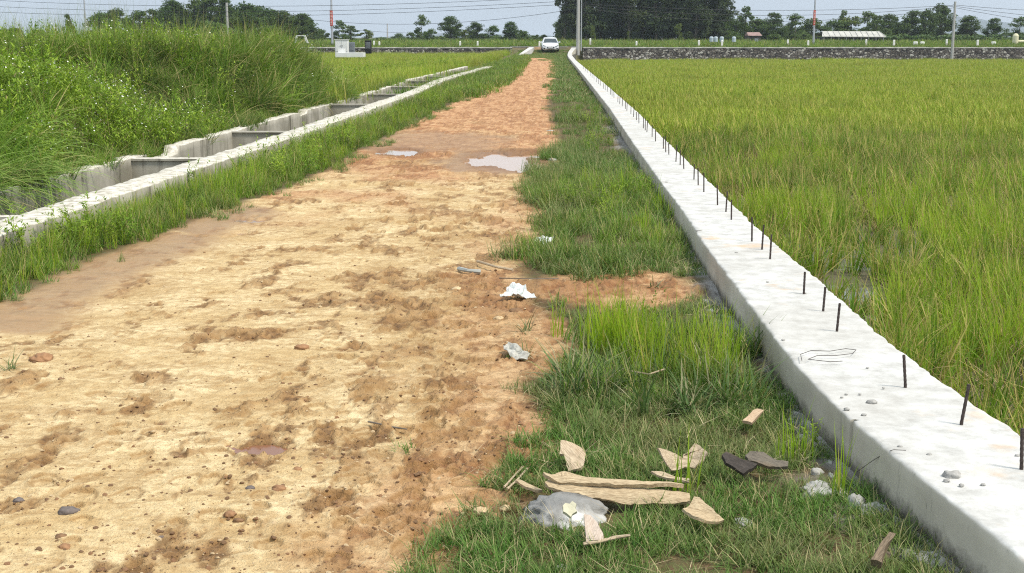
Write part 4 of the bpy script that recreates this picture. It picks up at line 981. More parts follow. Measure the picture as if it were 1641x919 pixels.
# ------------------------------------------------------------------ trees
bark_m = simple('bark', (.11, .095, .075), .95, .3, 4, .6)
def fol(name, a, b):
    m = NT(name); rnd = m.n('ShaderNodeObjectInfo').outputs['Random']; ti = m.at('tint')
    c = m.mix(ti, a, b); c = m.mix(m.math('MULTIPLY', rnd, .35), c, (.10, .11, .035))
    p = m.bsdf(c, .6, spec=.25); t = m.n('ShaderNodeBsdfTranslucent', {0: c}).outputs[0]
    return m.done(m.n('ShaderNodeMixShader', {0: .3, 1: p, 2: t}).outputs[0])
F_dark = fol('foliage_dark', (.035, .08, .018), (.10, .165, .035)); F_mid = fol('foliage_mid', (.05, .11, .02), (.14, .21, .05)); F_lime = fol('foliage_lime', (.10, .15, .02), (.17, .23, .04))
F_grove = fol('foliage_grove', (.035, .062, .022), (.085, .125, .045)); F_ban = fol('foliage_banana', (.06, .12, .03), (.14, .22, .07))
def leaves(cent, rad, n, size, r):
    """n leaf faces spread through the clumps"""
    k = r.integers(0, len(cent), n); d = r.normal(0, 1, (n, 3)); d /= np.linalg.norm(d, axis=1)[:, None]
    c = cent[k]+d*rad[k][:, None]*(r.random((n, 1))**.45)*np.array([1, 1, .75])
    a = r.normal(0, 1, (n, 3)); a /= np.linalg.norm(a, axis=1)[:, None]; bb = np.cross(a, r.normal(0, 1, (n, 3))); bb /= np.linalg.norm(bb, axis=1)[:, None]
    s = size*r.uniform(.5, 1.3, (n, 1))
    V = np.stack([c-a*s, c+bb*s*.45, c+a*s, c-bb*s*.45], 1).reshape(-1, 3)
    tint = np.clip(r.random(len(cent))[k]*.7+r.random(n)*.4, 0, 1)
    return V, np.arange(n*4).reshape(-1, 4), np.repeat(tint, 4)
KIND = {}
def treekind(name, H, wid, base, nclump, nleaf, size, crad, fm, nv, trunk_r, nl=7, seed=1):
    out = []
    for v in range(nv):
        r = np.random.default_rng(seed*100+v); b = MB()
        bend = r.normal(0, .04*H, 2); top = H*.88
        tp = [Vector((bend[0]*t*t, bend[1]*t*t, top*t)) for t in np.linspace(0, 1, 7)]
        b.tube(tp, [trunk_r*(1-.85*t)+.01 for t in np.linspace(0, 1, 7)], 7)
        cent = []; rad = []
        for k in range(nclump):
            h = base+(1-base)*r.random()**.85; q = (h-base)/(1-base)
            w_ = wid*(math.sin(math.pi*min(1, .18+.80*q))**.6)*r.uniform(.25, 1); a = r.uniform(0, 6.283)
            t0 = max(.15, h-.25*r.random()-.08); i = min(5, int(t0*6)); s0 = tp[i].lerp(tp[i+1], t0*6-i) if t0 < 1 else tp[-1]
            c = Vector((bend[0]*h*h+math.cos(a)*w_, bend[1]*h*h+math.sin(a)*w_, h*H)); cent.append(c); rad.append(crad*r.uniform(.55, 1.3))
            if k % 2 == 0: mid = s0.lerp(c, .5)+Vector((0, 0, -.03*H)); b.tube([s0, mid, c], [trunk_r*.32, trunk_r*.2, .015], 4)
        V, f, ti = leaves(np.array([list(c) for c in cent]), np.array(rad), nleaf, size, r)
        mt = mesh(name+'_trunk', b.v, b.f); mt.materials.append(bark_m)
        mc = mesh(name+'_crown', V, f); attr(mc, 'tint', ti.astype(np.float32)); mc.materials.append(fm)
        out.append((mt, mc))
    KIND[name] = (out, H)
treekind('broadleaf', 6, 2.0, .10, 44, 6500, .15, .75, F_dark, 4, .16, seed=1)
treekind('bushy', 4, 1.7, .08, 26, 3600, .14, .7, F_mid, 4, .10, seed=2)
treekind('open', 5, 1.5, .22, 24, 2200, .15, .55, F_mid, 4, .09, seed=3)
treekind('grove', 14, 2.2, .10, 62, 9000, .20, .95, F_grove, 6, .17, seed=4)
treekind('lime', 3.5, 1.1, .15, 14, 1500, .13, .5, F_lime, 2, .07, seed=5)
treekind('shrub', 1.8, 1.3, .0, 16, 1700, .13, .5, F_mid, 3, .05, seed=6)
NM = {'broadleaf': 'broadleaf_tree', 'bushy': 'bushy_tree', 'open': 'young_tree', 'grove': 'grove_tree', 'lime': 'small_tree', 'shrub': 'shrub'}
tcount = 0
def tree(kind, x, ytop, Y, wpx, label, group=None, zb=.62):
    global tcount
    tcount += 1
    vs, H = KIND[kind]; mt, mc = vs[tcount % len(vs)]
    p = PY(x, 60, Y); h = PY(x, ytop, Y).z-zb; s = h/H
    wn_ = {'broadleaf': 2.6, 'bushy': 2.3, 'open': 2.1, 'grove': 2.9, 'lime': 1.5, 'shrub': 1.7}[kind]
    sx = (wpx/F*Y/2)/wn_
    e = empty(NM[kind], (p.x, Y, zb-.05), U(0, 6.28)); e.scale = (sx, sx, s*1.04); tag(e, label, 'tree' if kind != 'shrub' else 'shrub', group)
    for nm, me_ in (('trunk', mt), ('crown', mc)):
        o = bpy.data.objects.new(nm, me_); C.objects.link(o); o.parent = e
# behind the mound, left
LB = [(112, 27, 14), (160, 24, 34), (190, 18, 36), (222, 22, 34), (250, 20, 30), (283, 4, 36), (310, 3, 40), (336, 0, 40), (368, 3, 34), (398, 10, 44), (428, 18, 42), (452, 22, 34), (478, 26, 36)]
dsc = ['small dark treetop showing above the mound at far left', 'dark treetop left of the thin steel pole behind the mound', 'low dark treetop right of the thin steel pole', 'low dark treetop over the middle of the mound', 'dark treetop just left of the tall dark clump behind the mound', 'left tree of the tall dark clump behind the mound', 'second tree of the tall dark clump behind the mound', 'tallest tree of the dark clump behind the mound', 'dark tree right behind the short grey pole', 'dark tree just right of the short grey pole', 'dark tree two crowns right of the short grey pole', 'last but one dark tree at the right end of the clump', 'rounded dark tree ending the clump at its right']
for (x, yt, wd), d in zip(LB, dsc): tree('broadleaf', x, yt, 185+U(-6, 6), wd*1.8, d)
for x in np.linspace(268, 490, 10): tree('broadleaf', x, U(12, 30), 190+U(-4, 4), 62, 'dark lower tree filling the foot of the clump behind the mound', 'low trees in the clump behind the mound')
for x, yt, wd in ((20, 48, 50), (60, 50, 40), (340, 40, 80), (430, 45, 70)): tree('shrub', x, yt, 170, wd*1.3, 'low scrub mass at the foot of the trees behind the mound', 'scrub behind the mound')
mids = [('open', 497, 36, 26, 'thin open tree right of the dark clump'), ('bushy', 515, 44, 34, 'bushy tree left of the orange banner'), ('open', 543, 36, 36, 'open crowned tree just right of the orange banner'), ('open', 562, 42, 40, 'sparse tree above the white electrical cabinet'), ('lime', 588, 48, 30, 'small tree above the dark meter box'),
        ('shrub', 640, 62, 60, 'very low distant bush right of the small far pole'), ('open', 675, 28, 34, 'slender tree standing alone in the middle left of the skyline'), ('bushy', 690, 49, 30, 'low bushy tree beside the slender tree'), ('broadleaf', 723, 30, 44, 'round topped tree in the middle of the left skyline'), ('lime', 745, 48, 18, 'small yellow green tree beside the round topped tree'),
        ('broadleaf', 765, 38, 34, 'dark tree right of the yellow green tree'), ('bushy', 790, 44, 34, 'low dark tree in the middle of the row left of the car'), ('broadleaf', 817, 38, 32, 'taller dark tree left of the white car'), ('bushy', 841, 46, 26, 'last dark tree of the row before the white car'), ('shrub', 857, 61, 18, 'small bush left of the white car'), ('shrub', 700, 60, 60, 'low hedge under the slender tree'), ('shrub', 800, 60, 70, 'low hedge under the dark row left of the car'), ('shrub', 872, 57, 16, 'small distant bush just above the white car')]
for k, x, yt, wd, d in mids: tree(k, x, yt, 205+U(-8, 8), wd*1.2, d)
# the grove
gx = [(905, -60, 40), (918, -75, 50), (940, -80, 50), (962, -85, 50), (985, -90, 52), (1008, -88, 52), (1030, -90, 52), (1052, -85, 52), (1075, -80, 52), (1096, -70, 50), (1115, -55, 48), (1133, -30, 44), (1149, -8, 38)]
for i, (x, yt, wd) in enumerate(gx):
    d = 'tall dark tree inside the dense grove' if 1 < i < 11 else {0: 'leftmost tall tree of the grove, overhanging the poles', 1: 'second tall tree of the grove, behind the utility poles', 11: 'last but one tree at the right end of the grove', 12: 'rightmost slimmer tree ending the grove'}[i]
    tree('grove', x, yt, 186+U(-4, 4), wd*1.3, d, 'grove trees' if 1 < i < 11 else None)
for x in np.linspace(930, 1150, 10): tree('grove', x+U(-6, 6), -60 if x < 1120 else -6, 200+U(-5, 5), 60, 'tall dark tree inside the dense grove', 'grove trees')
for x in np.linspace(900, 1160, 16): tree('bushy', x+U(-5, 5), U(34, 50), 192+U(-6, 6), 36, 'dark undergrowth tree low inside the grove', 'grove undergrowth')
for x in np.linspace(905, 1165, 14): tree('broadleaf', x+U(-5, 5), U(8, 30), 206+U(-6, 6), 50, 'tall dark tree inside the dense grove', 'grove trees')
tree('lime', 1007, 50, 168, 7, 'tiny lime green sapling in front of the grove')
tree('lime', 950, 42, 176, 14, 'brownish green young tree left in front of the grove')
tree('lime', 1088, 38, 176, 18, 'yellow green young tree in front of the grove, right part')
# right side
rs = [('bushy', 1180, 33, 40, 'bushy tree just right of the grove'), ('open', 1194, 12, 26, 'tall thin tree right of the grove'), ('bushy', 1205, 34, 44, 'bright bushy tree behind the hut'), ('broadleaf', 1240, 25, 36, 'dark tree right of the hut'), ('lime', 1228, 45, 24, 'small yellowish tree right beside the hut'), ('bushy', 1222, 36, 36, 'mid green tree behind the small yellowish tree'), ('open', 1275, 27, 34, 'open tree left of the red banner'), ('bushy', 1268, 40, 30, 'low tree left of the red banner'), ('bushy', 1300, 32, 44, 'green tree behind the red banner'), ('open', 1352, 18, 18, 'thin treetop above the white roof'),
      ('bushy', 1340, 36, 50, 'broad tree behind the left half of the white roof'), ('lime', 1364, 27, 34, 'bright green tree above the middle of the white roof'), ('open', 1388, 23, 34, 'open tree above the right half of the white roof'), ('open', 1404, 26, 30, 'open tree above the right end of the white roof'), ('broadleaf', 1426, 27, 36, 'dark tree right of the white roof'), ('broadleaf', 1455, 22, 46, 'broad dark tree between the white roof and the concrete pole'), ('broadleaf', 1480, 19, 30, 'dark treetop second left of the concrete pole'), ('broadleaf', 1508, 11, 44, 'tallest dark tree left of the concrete pole'), ('broadleaf', 1549, 29, 34, 'dark tree right of the concrete pole'), ('broadleaf', 1592, 33, 30, 'round dark tree standing apart at right'), ('open', 1634, 31, 30, 'thin tree at the right edge of the skyline')]
for k, x, yt, wd, d in rs: tree(k, x, yt, 196+U(-8, 8), wd*1.55, d)
for x, yt, wd in ((1250, 52, 50), (1285, 54, 46), (1322, 56, 30), (1240, 56, 40), (1420, 50, 40), (1180, 54, 40), (1170, 58, 40)): tree('shrub', x, yt, 186+U(-4, 4), wd, 'low green bush at the foot of the trees right of the grove', 'bushes under the right hand trees')
for x in np.linspace(1175, 1530, 20): tree('bushy', x+U(-6, 6), U(40, 50), 204+U(-4, 4), 34, 'low filler tree in the green band right of the grove', 'low trees right of the grove')
for x in np.linspace(640, 856, 12): tree('bushy', x+U(-6, 6), U(52, 58), 214+U(-4, 4), 30, 'low distant tree in the band left of the car', 'low trees left of the car')
# banana plants
ban = []
for v in range(4):
    r = np.random.default_rng(50+v); V = []; Fc = []; T = []
    b = MB(); b.tube([(0, 0, 0), (.02, 0, .9)], [.12, .07], 6)
    for k in range(11):
        az = k*2.4+r.uniform(-.3, .3); ln = r.uniform(1.3, 2.0); n = 6; base = len(V); ph0 = r.uniform(.1, .6); x = y = 0; z = .8; tt = r.random()
        for q in range(n+1):
            t = q/n; ph = ph0+1.7*t*t; wd = .26*math.sin(math.pi*min(1, .12+t*.88))+.01; s = (-math.sin(az)*wd, math.cos(az)*wd)
            V += [(x*math.cos(az)-s[0], x*math.sin(az)-s[1], z-.05), (x*math.cos(az), x*math.sin(az), z), (x*math.cos(az)+s[0], x*math.sin(az)+s[1], z-.05)]; T += [tt]*3
            x += math.sin(ph)*ln/n; z += math.cos(ph)*ln/n
        for q in range(n): i = base+q*3; Fc += [(i, i+1, i+4, i+3), (i+1, i+2, i+5, i+4)]
    mt = mesh('banana_stem', b.v, b.f); mt.materials.append(bark_m); mc = mesh('banana_leaves', V, np.array(Fc)); attr(mc, 'tint', np.array(T, np.float32)); mc.materials.append(F_ban); ban.append((mt, mc))
for i, x in enumerate(list(np.linspace(1412, 1640, 26))+list(np.linspace(1418, 1650, 18))):
    Y = 178+U(-4, 4)+(6 if i > 25 else 0); p = PY(x+U(-3, 3), 60, Y); e = empty('banana_plant', (p.x, Y, .6), U(0, 6.28)); s = U(.55, .85)*(.9 if x < 1480 else .8); e.scale = (s*1.1, s*1.1, s)
    tag(e, 'low banana plant in the thicket behind the road at right', 'banana plant', 'banana plants behind the road at right')
    for nm, me_ in zip(('stem', 'leaves'), ban[i % 4]): o = bpy.data.objects.new(nm, me_); C.objects.link(o); o.parent = e
# low far tree line filling the horizon
for i, x in enumerate(np.linspace(480, 900, 26)): tree('shrub', x, U(60.5, 63), 290, 50, 'distant low bush on the left horizon', 'distant bushes on the horizon')
for i, x in enumerate(np.linspace(1170, 1660, 22)): tree('bushy', x, U(46, 56), 230, 44, 'hazy tree in the back row behind the right hand trees', 'back row of trees at right')
# ------------------------------------------------------------------ wood, bags, chunks in the foreground
def woodmat(name, a, b, sc_=30):
    m = NT(name); g = m.tex(sc_, 6, stretch=(1, 14, 14), rough=.65); n = m.tex(5, 4)
    c = m.mix(m.ramp(g, (.36, 0), (.62, 1)), a, b); c = m.mix(m.math('MULTIPLY', m.ramp(n, (.5, 0), (.68, 1)), .35), c, (.30, .19, .10))
    return m.done(m.bsdf(c, .8, m.bump(g, .5, .004)))
wood_m = woodmat('split_wood', (.26, .18, .10), (.60, .48, .31)); wood2_m = woodmat('pale_bark', (.30, .22, .14), (.58, .47, .33), 20); dwood_m = woodmat('charred_wood', (.022, .02, .018), (.075, .06, .05), 30)
def TP(px, py, by, tilt, z0):
    """pixel to the plane through the ground row by, tilted up by `tilt` degrees"""
    b0 = P(CX, by, z0); nrm = Vector((0, -math.sin(R(tilt)), math.cos(R(tilt))))
    dx = (px-CX)/F; dy = -(py-CY)/F; d = Vector((dx, ct+dy*st, -st+dy*ct)); o = Vector((0, 0, CH))
    return o+d*((b0-o).dot(nrm)/d.dot(nrm))
def plate(name, out, by, tilt, th, mat, label, cat, bend=0, z0=.03, bendaxis=0, rough=.002, parent=None, jag=0, axis=None):
    pts = [TP(x, y, by, tilt, z0) for x, y in out]; c = sum(pts, Vector())/len(pts)
    if axis is None: ax = max(((q-c) for q in pts), key=lambda v: v.length)
    else: ax = TP(*axis[1], by, tilt, z0)-TP(*axis[0], by, tilt, z0)
    nrm = Vector((0, -math.sin(R(tilt)), math.cos(R(tilt)))); ax = (ax-nrm*ax.dot(nrm)).normalized(); bx = nrm.cross(ax)
    bm = bmesh.new(); L2 = []
    for i in range(len(pts)):
        a, d = pts[i], pts[(i+1) % len(pts)]; n = max(1, int((d-a).length/.012))
        for k in range(n):
            q = a.lerp(d, k/n)-c; L2.append((q.dot(ax)+jag*random.uniform(-1, 1), q.dot(bx)+jag*random.uniform(-1, 1)))
    vs = [bm.verts.new((x, y, 0)) for x, y in L2]; f = bm.faces.new(vs)
    if f.normal.z < 0: f.normal_flip()
    bmesh.ops.triangulate(bm, faces=[f])
    for _ in range(3):
        es = [e for e in bm.edges if e.calc_length() > .022]
        if es: bmesh.ops.subdivide_edges(bm, edges=es, cuts=1); bmesh.ops.triangulate(bm, faces=bm.faces[:])
    for v in bm.verts:
        x, y = v.co.x, v.co.y; u_ = y if bendaxis == 0 else x
        v.co.z = bend*u_*u_+rough*float(noise(x*60, y*60, 3))+rough*2*float(noise(x*14, y*40, 4))
    me = bpy.data.meshes.new(name); bm.to_mesh(me); bm.free()
    o = link(name, me, mat); o.matrix_world = Matrix.Translation(c) @ Matrix([ax, bx, nrm]).transposed().to_4x4()
    s = o.modifiers.new('thickness', 'SOLIDIFY'); s.thickness = th; s.offset = -1
    tag(o, label, cat); return o
plate('bark_piece', [(898, 709), (915, 711), (931, 716), (936, 728), (936, 748), (930, 754), (913, 755), (908, 740), (904, 731), (898, 728)], 755, 22, .012, wood2_m, 'small pale curved bark piece, left of the curled chip, above the split log', 'bark piece', bend=-6, z0=.045, jag=.002)
plate('wood_chip', [(1050, 728), (1062, 726), (1080, 728), (1094, 735), (1097, 729), (1094, 732), (1104, 724), (1113, 713), (1122, 718), (1133, 733), (1126, 744), (1112, 754), (1107, 752), (1098, 750), (1086, 754), (1075, 756), (1062, 745)], 756, 48, .008, wood2_m, 'curled pale wood chip with torn ends, between the bark piece and the charred board', 'wood chip', bend=5, z0=.05, jag=.0015, bendaxis=1)
dk = plate('charred_board', [(1156, 734), (1163, 728), (1186, 739), (1205, 745), (1213, 748), (1204, 756), (1192, 763), (1177, 753), (1162, 746)], 763, 28, .016, dwood_m, 'black charred board half hidden in grass near the wall', 'board', bend=-2, z0=.05)
plate('charred_board', [(1193, 735), (1202, 727), (1222, 729), (1246, 742), (1262, 744), (1262, 752), (1232, 752), (1200, 741)], 752, 22, .014, woodmat('grey_board', (.07, .06, .05), (.20, .17, .13)), 'grey brown board lying over the right end of the charred board', 'board', z0=.055, bend=-2)
lg = empty('split_log', tuple(P(985, 800, .04))); tag(lg, 'long split pale log lying across the foreground grass', 'log')
for nm, out, z in (('lower_half', [(873, 778), (880, 772), (900, 768), (955, 776), (1010, 785), (1060, 788), (1104, 790), (1106, 808), (1060, 806), (1000, 802), (950, 795), (905, 788), (880, 784)], .05), ('upper_splinter', [(870, 761), (884, 766), (905, 762), (940, 769), (1000, 774), (1050, 777), (1093, 777), (1095, 780), (1045, 781), (985, 780), (930, 776), (895, 773), (875, 767)], .062), ('dark_underside', [(885, 786), (960, 797), (1020, 805), (1100, 811), (1098, 816), (1030, 812), (960, 803), (900, 794)], .03)):
    o = plate(nm, out, 800, 14, .014, wood_m if nm != 'dark_underside' else woodmat('log_bark', (.12, .085, .05), (.3, .22, .13)), None, None, bend=-9, z0=z, jag=.0012, axis=((873, 770), (1104, 795)))
    par(o, lg)
plate('wood_splinter', [(826, 773), (833, 772), (858, 783), (869, 788), (862, 790), (843, 784)], 790, 12, .01, wood_m, 'short pointed splinter left of the split log', 'splinter', z0=.035)
plate('wood_splinter', [(1043, 758), (1060, 758), (1082, 766), (1106, 770), (1104, 774), (1080, 771), (1050, 764)], 774, 12, .008, wood2_m, 'thin pale splinter between the split log and the curled chip', 'splinter', z0=.05)
plate('bark_piece', [(1092, 820), (1104, 813), (1112, 803), (1120, 804), (1140, 818), (1160, 836), (1150, 841), (1126, 846), (1110, 839)], 845, 25, .010, wood_m, 'curved brown bark piece at the right end of the split log', 'bark piece', bend=7, z0=.04, jag=.0012)
plate('wood_piece', [(936, 827), (945, 828), (958, 840), (966, 856), (966, 867), (940, 871), (937, 850)], 871, 35, .008, woodmat('pink_wood', (.42, .33, .26), (.60, .50, .42)), 'pinkish pale wedge of wood in front of the cement bag', 'wood piece', z0=.04, jag=.001)
plate('wood_chip', [(1190, 678), (1205, 661), (1212, 658), (1223, 660), (1215, 670), (1204, 682)], 682, 30, .014, woodmat('chunk_wood', (.36, .24, .15), (.58, .44, .30)), 'short brown wood chunk near the wall, alone in the grass', 'wood chip', z0=.05)
plate('wood_stump', [(1396, 905), (1402, 885), (1420, 862), (1430, 864), (1418, 890), (1412, 912)], 912, 30, .03, woodmat('stump_wood', (.10, .075, .05), (.24, .18, .12)), 'dark weathered wood stub in the grass at the bottom right', 'wood piece', z0=.05)
def stick(pts, r, mat, lab, z=.02, cat='stick'):
    q = [P(x, y, z+.006*math.sin(i*2.1)) for i, (x, y) in enumerate(pts)]; c = q[0].copy(); b = MB(); 
    rr = [r*(.6+.5*abs(math.sin(i*1.7+1))) for i in range(len(q))]; b.tube([p-c for p in q], rr, 6)
    tag(b.build('stick', mat, loc=c), lab, cat)
stick([(935, 872), (958, 869), (985, 862), (1010, 858)], .006, wood2_m, 'pale stick in front of the pinkish wood wedge', .045)
stick([(808, 781), (822, 765), (838, 748)], .004, wood2_m, 'thin pale stick at the grass edge left of the split log, left one of two', .03)
stick([(813, 784), (830, 768), (845, 751)], .004, wood2_m, 'thin pale stick at the grass edge left of the split log, right one of two', .03)
tw_m = simple('twig_grey', (.17, .14, .11), .9, .2, 30, .3)
stick([(590, 676), (610, 680), (630, 685), (652, 688)], .004, tw_m, 'thin grey twig on the pale soil in the middle of the track', .012)
stick([(765, 419), (795, 428), (822, 433)], .010, wood2_m, 'pale stick across the track edge before the second grass clump', .03)
stick([(800, 446), (850, 447), (895, 447)], .004, tw_m, 'dark branch lying along the bare soil patch', .03)
stick([(735, 431), (750, 434), (770, 436)], .016, simple('bottle_grey', (.34, .35, .32), .3, .1, 9, 0), 'flattened grey plastic bottle on the muddy right side of the track', .02, 'bottle')
stick([(1010, 595), (1040, 600), (1065, 592)], .004, wood2_m, 'dry straw in the middle grass clump', .1)
stick([(880, 248), (890, 262), (897, 272)], .012, wood2_m, 'pale broken stick at the right end of the large puddle', .03)
# crumpled lumps: bags and cement
def lump(name, cx, cy, wx, hy, h, mat, lab, cat, seed, sharp=.35, z0=.0, flat=0):
    p = P(cx, cy, z0); sc_ = P(cx+wx/2, cy, z0).x-p.x
    bm = bmesh.new(); bmesh.ops.create_icosphere(bm, subdivisions=4 if wx > 30 else 3, radius=1)
    for v in bm.verts:
        a, b_, c_ = v.co
        k = 1+sharp*(.55*float(fbm(a*1.6+seed, b_*1.6+c_*1.3, seed, 3))+.35*(1-2*abs(float(noise(a*4+c_*3, b_*4+seed, seed+1)))))
        v.co = Vector((a*sc_*k, b_*hy*k, max(c_*h*k, -.02)))
    me = bpy.data.meshes.new(name); bm.to_mesh(me); bm.free(); me.polygons.foreach_set('use_smooth', [sharp < .9]*len(me.polygons))
    return tag(link(name, me, mat, loc=p), lab, cat)
m = NT('cement_bag_plastic'); n = m.tex(14, 7, rough=.7); nn = m.tex(5, 3)
bag_m = m.done(m.bsdf(m.mix(m.ramp(nn, (.52, 0), (.66, 1)), m.mix(n, (.13, .128, .12), (.36, .35, .33)), (.70, .69, .66)), .55, m.bump(n, .8, .02), .4))
cem_m = simple('cement_chunk', (.40, .39, .36), .9, .35, 30, .7)
lump('cement_bag', 902, 828, 136, .115, .06, bag_m, 'crumpled grey plastic bag of hardened cement in front of the split log', 'bag', 3, .45)
o = plate('foam_scrap', [(901, 814), (905, 809), (913, 810), (918, 806), (924, 811), (922, 817), (925, 822), (917, 826), (914, 831), (906, 826), (902, 824)], 831, 30, .01, simple('foam_cream', (.50, .47, .34), .8, .1, 40, .3), 'small cream foam scrap lying on top of the cement bag', 'scrap', z0=.075)
lump('stone', 929, 860, 13, .014, .018, simple('stone_tan', (.42, .34, .25), .8, .2, 40, .3), 'small tan pebble left of the pinkish wood wedge', 'stone', 5)
bagw = simple('bag_white', (.74, .76, .74), .5, .08, 30, .8, dist=.02)
plate('plastic_bag', [(800, 474), (812, 470), (812, 461), (825, 459), (842, 462), (846, 468), (860, 475), (845, 476), (830, 474), (815, 479), (803, 478)], 478, 10, .004, bagw, 'torn white plastic bag at the right edge of the track', 'bag', z0=.03, rough=.012)
plate('plastic_bag', [(852, 385), (860, 380), (878, 379), (888, 383), (884, 389), (866, 391), (855, 389)], 390, 10, .004, bagw, 'pale crumpled plastic at the track edge before the second grass clump', 'bag', z0=.03, rough=.012)
plate('plastic_bag', [(806, 556), (815, 552), (832, 556), (850, 565), (845, 574), (825, 572), (810, 566)], 574, 6, .004, simple('bag_grey', (.40, .39, .35), .5, .2, 30, .8), 'dirty grey plastic scrap by the small grass tuft', 'bag', z0=.015, rough=.01)
for i, (x, y, wd) in enumerate(((890, 240, 16), (885, 258, 14), (882, 212, 14), (895, 288, 22), (888, 318, 14))): lump('concrete_chunk', x, y, wd, .06, .035, cem_m, '%s pale rubble piece from the top at the verge edge near the puddles' % ORD[i], 'rubble', 20+i, .5)
CH_ = [(1310, 790, 55, .06, .03), (1372, 812, 26, .05, .04), (1400, 822, 50, .05, .03), (1430, 812, 24, .04, .03), (1300, 686, 22, .04, .03), (1490, 905, 50, .06, .03), (1460, 893, 26, .03, .02), (1345, 792, 16, .03, .025), (1270, 660, 30, .08, .02), (1255, 640, 24, .06, .02), (1190, 840, 30, .04, .015), (1290, 640, 20, .04, .02), (900, 913, 24, .02, .015)]
cl = ['broad flaky cement slab in the grass below the wall joint', 'rounded pale cement lump just right of the flaky slab', 'wide cement lump against the wall, right of the rounded one', 'small cement lump close under the wall beside the wide one', 'pale chip at the foot of the wall above the bright shoots', 'large pale cement scrap at the bottom edge by the wall', 'smaller scrap left of the large one at the bottom edge', 'small chip between the flaky slab and the rounded lump', 'flat mortar spill near the brown wood chunk', 'upper mortar spill at the wall foot above the wood chunk', 'dark grey scrap right of the curved bark piece', 'mortar bit close to the wall foot beside the spills', 'pale scrap at the bottom edge below the cement bag']
for i, (x, y, wd, hy, h) in enumerate(CH_): lump('cement_lump', x, y, wd, hy, h, cem_m, cl[i], 'rubble', 40+i, .6)
for i in range(26):
    y = rng.uniform(420, 870); p = P(0, y); xw = float(wall_l(p.y))-abs(rng.normal(.05, .05))-.02
    bm_ = lump('mortar_crumb', proj(xw, p.y, 0.)[0], y, rng.uniform(8, 20), rng.uniform(.01, .035), rng.uniform(.01, .025), cem_m, 'small grey mortar crumb spilled along the foot of the white wall', 'rubble', 60+i, .6); bm_['group'] = 'mortar crumbs at the wall foot'
# chips on the wall top
chips = [(1442, 716, 8), (1489, 729, 9), (1525, 763, 26), (1517, 771, 10), (1541, 778, 8), (1575, 777, 8), (1397, 645, 16), (1384, 665, 8), (1357, 656, 9), (1349, 637, 5), (1356, 632, 5), (1378, 632, 5), (1416, 622, 5), (1255, 545, 6), (1120, 370, 10), (1290, 470, 5), (1630, 731, 8), (1390, 590, 5), (1060, 300, 6), (1068, 292, 5), (1180, 405, 5), (1230, 452, 5)]
for i, (x, y, wd) in enumerate(chips):
    o = lump('concrete_chip', x, y, wd, wd/2/400*.6, wd/2/400*.5, simple('chip_grey', (.34, .33, .31), .9, .2, 60, .3), 'small grey concrete chip lying loose on top of the white wall' if wd != 26 else 'largest flat concrete chip on the white wall, near its bottom end', 'chip', 100+i, .6, z0=ZW+.002)
    if wd != 26: o['group'] = 'chips on the wall top'
def loop(pts, z, lab, r=.0012, name='wire'):
    q = [P(x, y, z) if not hasattr(z, '__len__') else P(x, y, z[i]) for i, (x, y) in enumerate(pts)]; c = q[0].copy(); b = MB(); b.tube([p-c for p in q], r, 5)
    tag(b.build(name, rust_m, loc=c), lab, 'wire')
loop([(1285, 578), (1283, 568), (1300, 562), (1330, 563), (1355, 559), (1372, 561), (1366, 567), (1340, 570), (1310, 570), (1295, 576), (1330, 580), (1350, 579)], ZW+.012, 'thin looped tie wire lying on the white wall', .0015)
loop([(1374, 756), (1395, 741), (1420, 725), (1432, 721), (1452, 722)], (.05, .12, .18, .212, .215), 'thin dark wire poking over the wall edge near its joint')
loop([(1524, 862), (1540, 848), (1558, 832), (1572, 840), (1570, 855), (1560, 890)], (.08, .12, .17, .13, .1, .02), 'bent wire hoop sticking from the face of the wall at the bottom', .002)
# clods and stones on the track
clod = [simple('clod_red', (.30, .165, .085), .9, .25, 30, .6), simple('clod_brown', (.22, .13, .07), .95, .3, 30, .6), simple('clod_grey', (.15, .125, .115), .85, .3, 30, .4), simple('clod_pale', (.56, .42, .25), .95, .2, 30, .5)]
named = [(447, 784, 22, 0, 'reddish stone low in the middle of the track'), (65, 577, 34, 0, 'flat reddish clod by the left frame edge'), (104, 877, 20, 0, 'round reddish stone near the bottom left corner'), (110, 820, 28, 2, 'grey cluster of gravel in the left foreground'), (98, 860, 16, 1, 'brown clod just above the round reddish stone'), (370, 824, 18, 0, 'dark red clod left of the bottom mud patch'), (383, 835, 18, 1, 'brown clod touching the dark red clod'), (258, 861, 9, 2, 'small dark stone in the lower left of the track'), (30, 803, 18, 2, 'dark grey stone at the left frame edge'), (482, 558, 22, 0, 'reddish clod in the middle distance of the track'), (477, 752, 14, 0, 'small orange stone right of the centre foreground'), (98, 608, 10, 1, 'dark pebble left of the track middle'), (401, 783, 14, 2, 'greenish grey pebble left of the reddish stone'), (732, 464, 16, 3, 'pale rounded clod in the mud band'), (800, 512, 18, 3, 'pale flat clod on the right mud band'), (827, 500, 22, 1, 'large brown clod right of the pale flat clod'), (548, 768, 12, 0, 'red pebble above the bottom mud patches'), (770, 820, 24, 3, 'pale orange clod at the eroded edge near the cement bag'), (790, 828, 22, 0, 'red clod in the eroded soil left of the cement bag'), (810, 815, 18, 3, 'pale clod nearest the cement bag on its left'), (905, 760, 14, 3, 'small pale clod in the grass above the split log')]
for i, (x, y, wd, k, lab) in enumerate(named):
    wm = wd/2/((y-HOR)*ct/CH); lump('soil_clod' if k != 2 else 'stone', x, y, wd, wm*.8, wm*.55, clod[k], lab, 'clod' if k != 2 else 'stone', 200+i, .6, z0=track_z(x, y))
protos = []
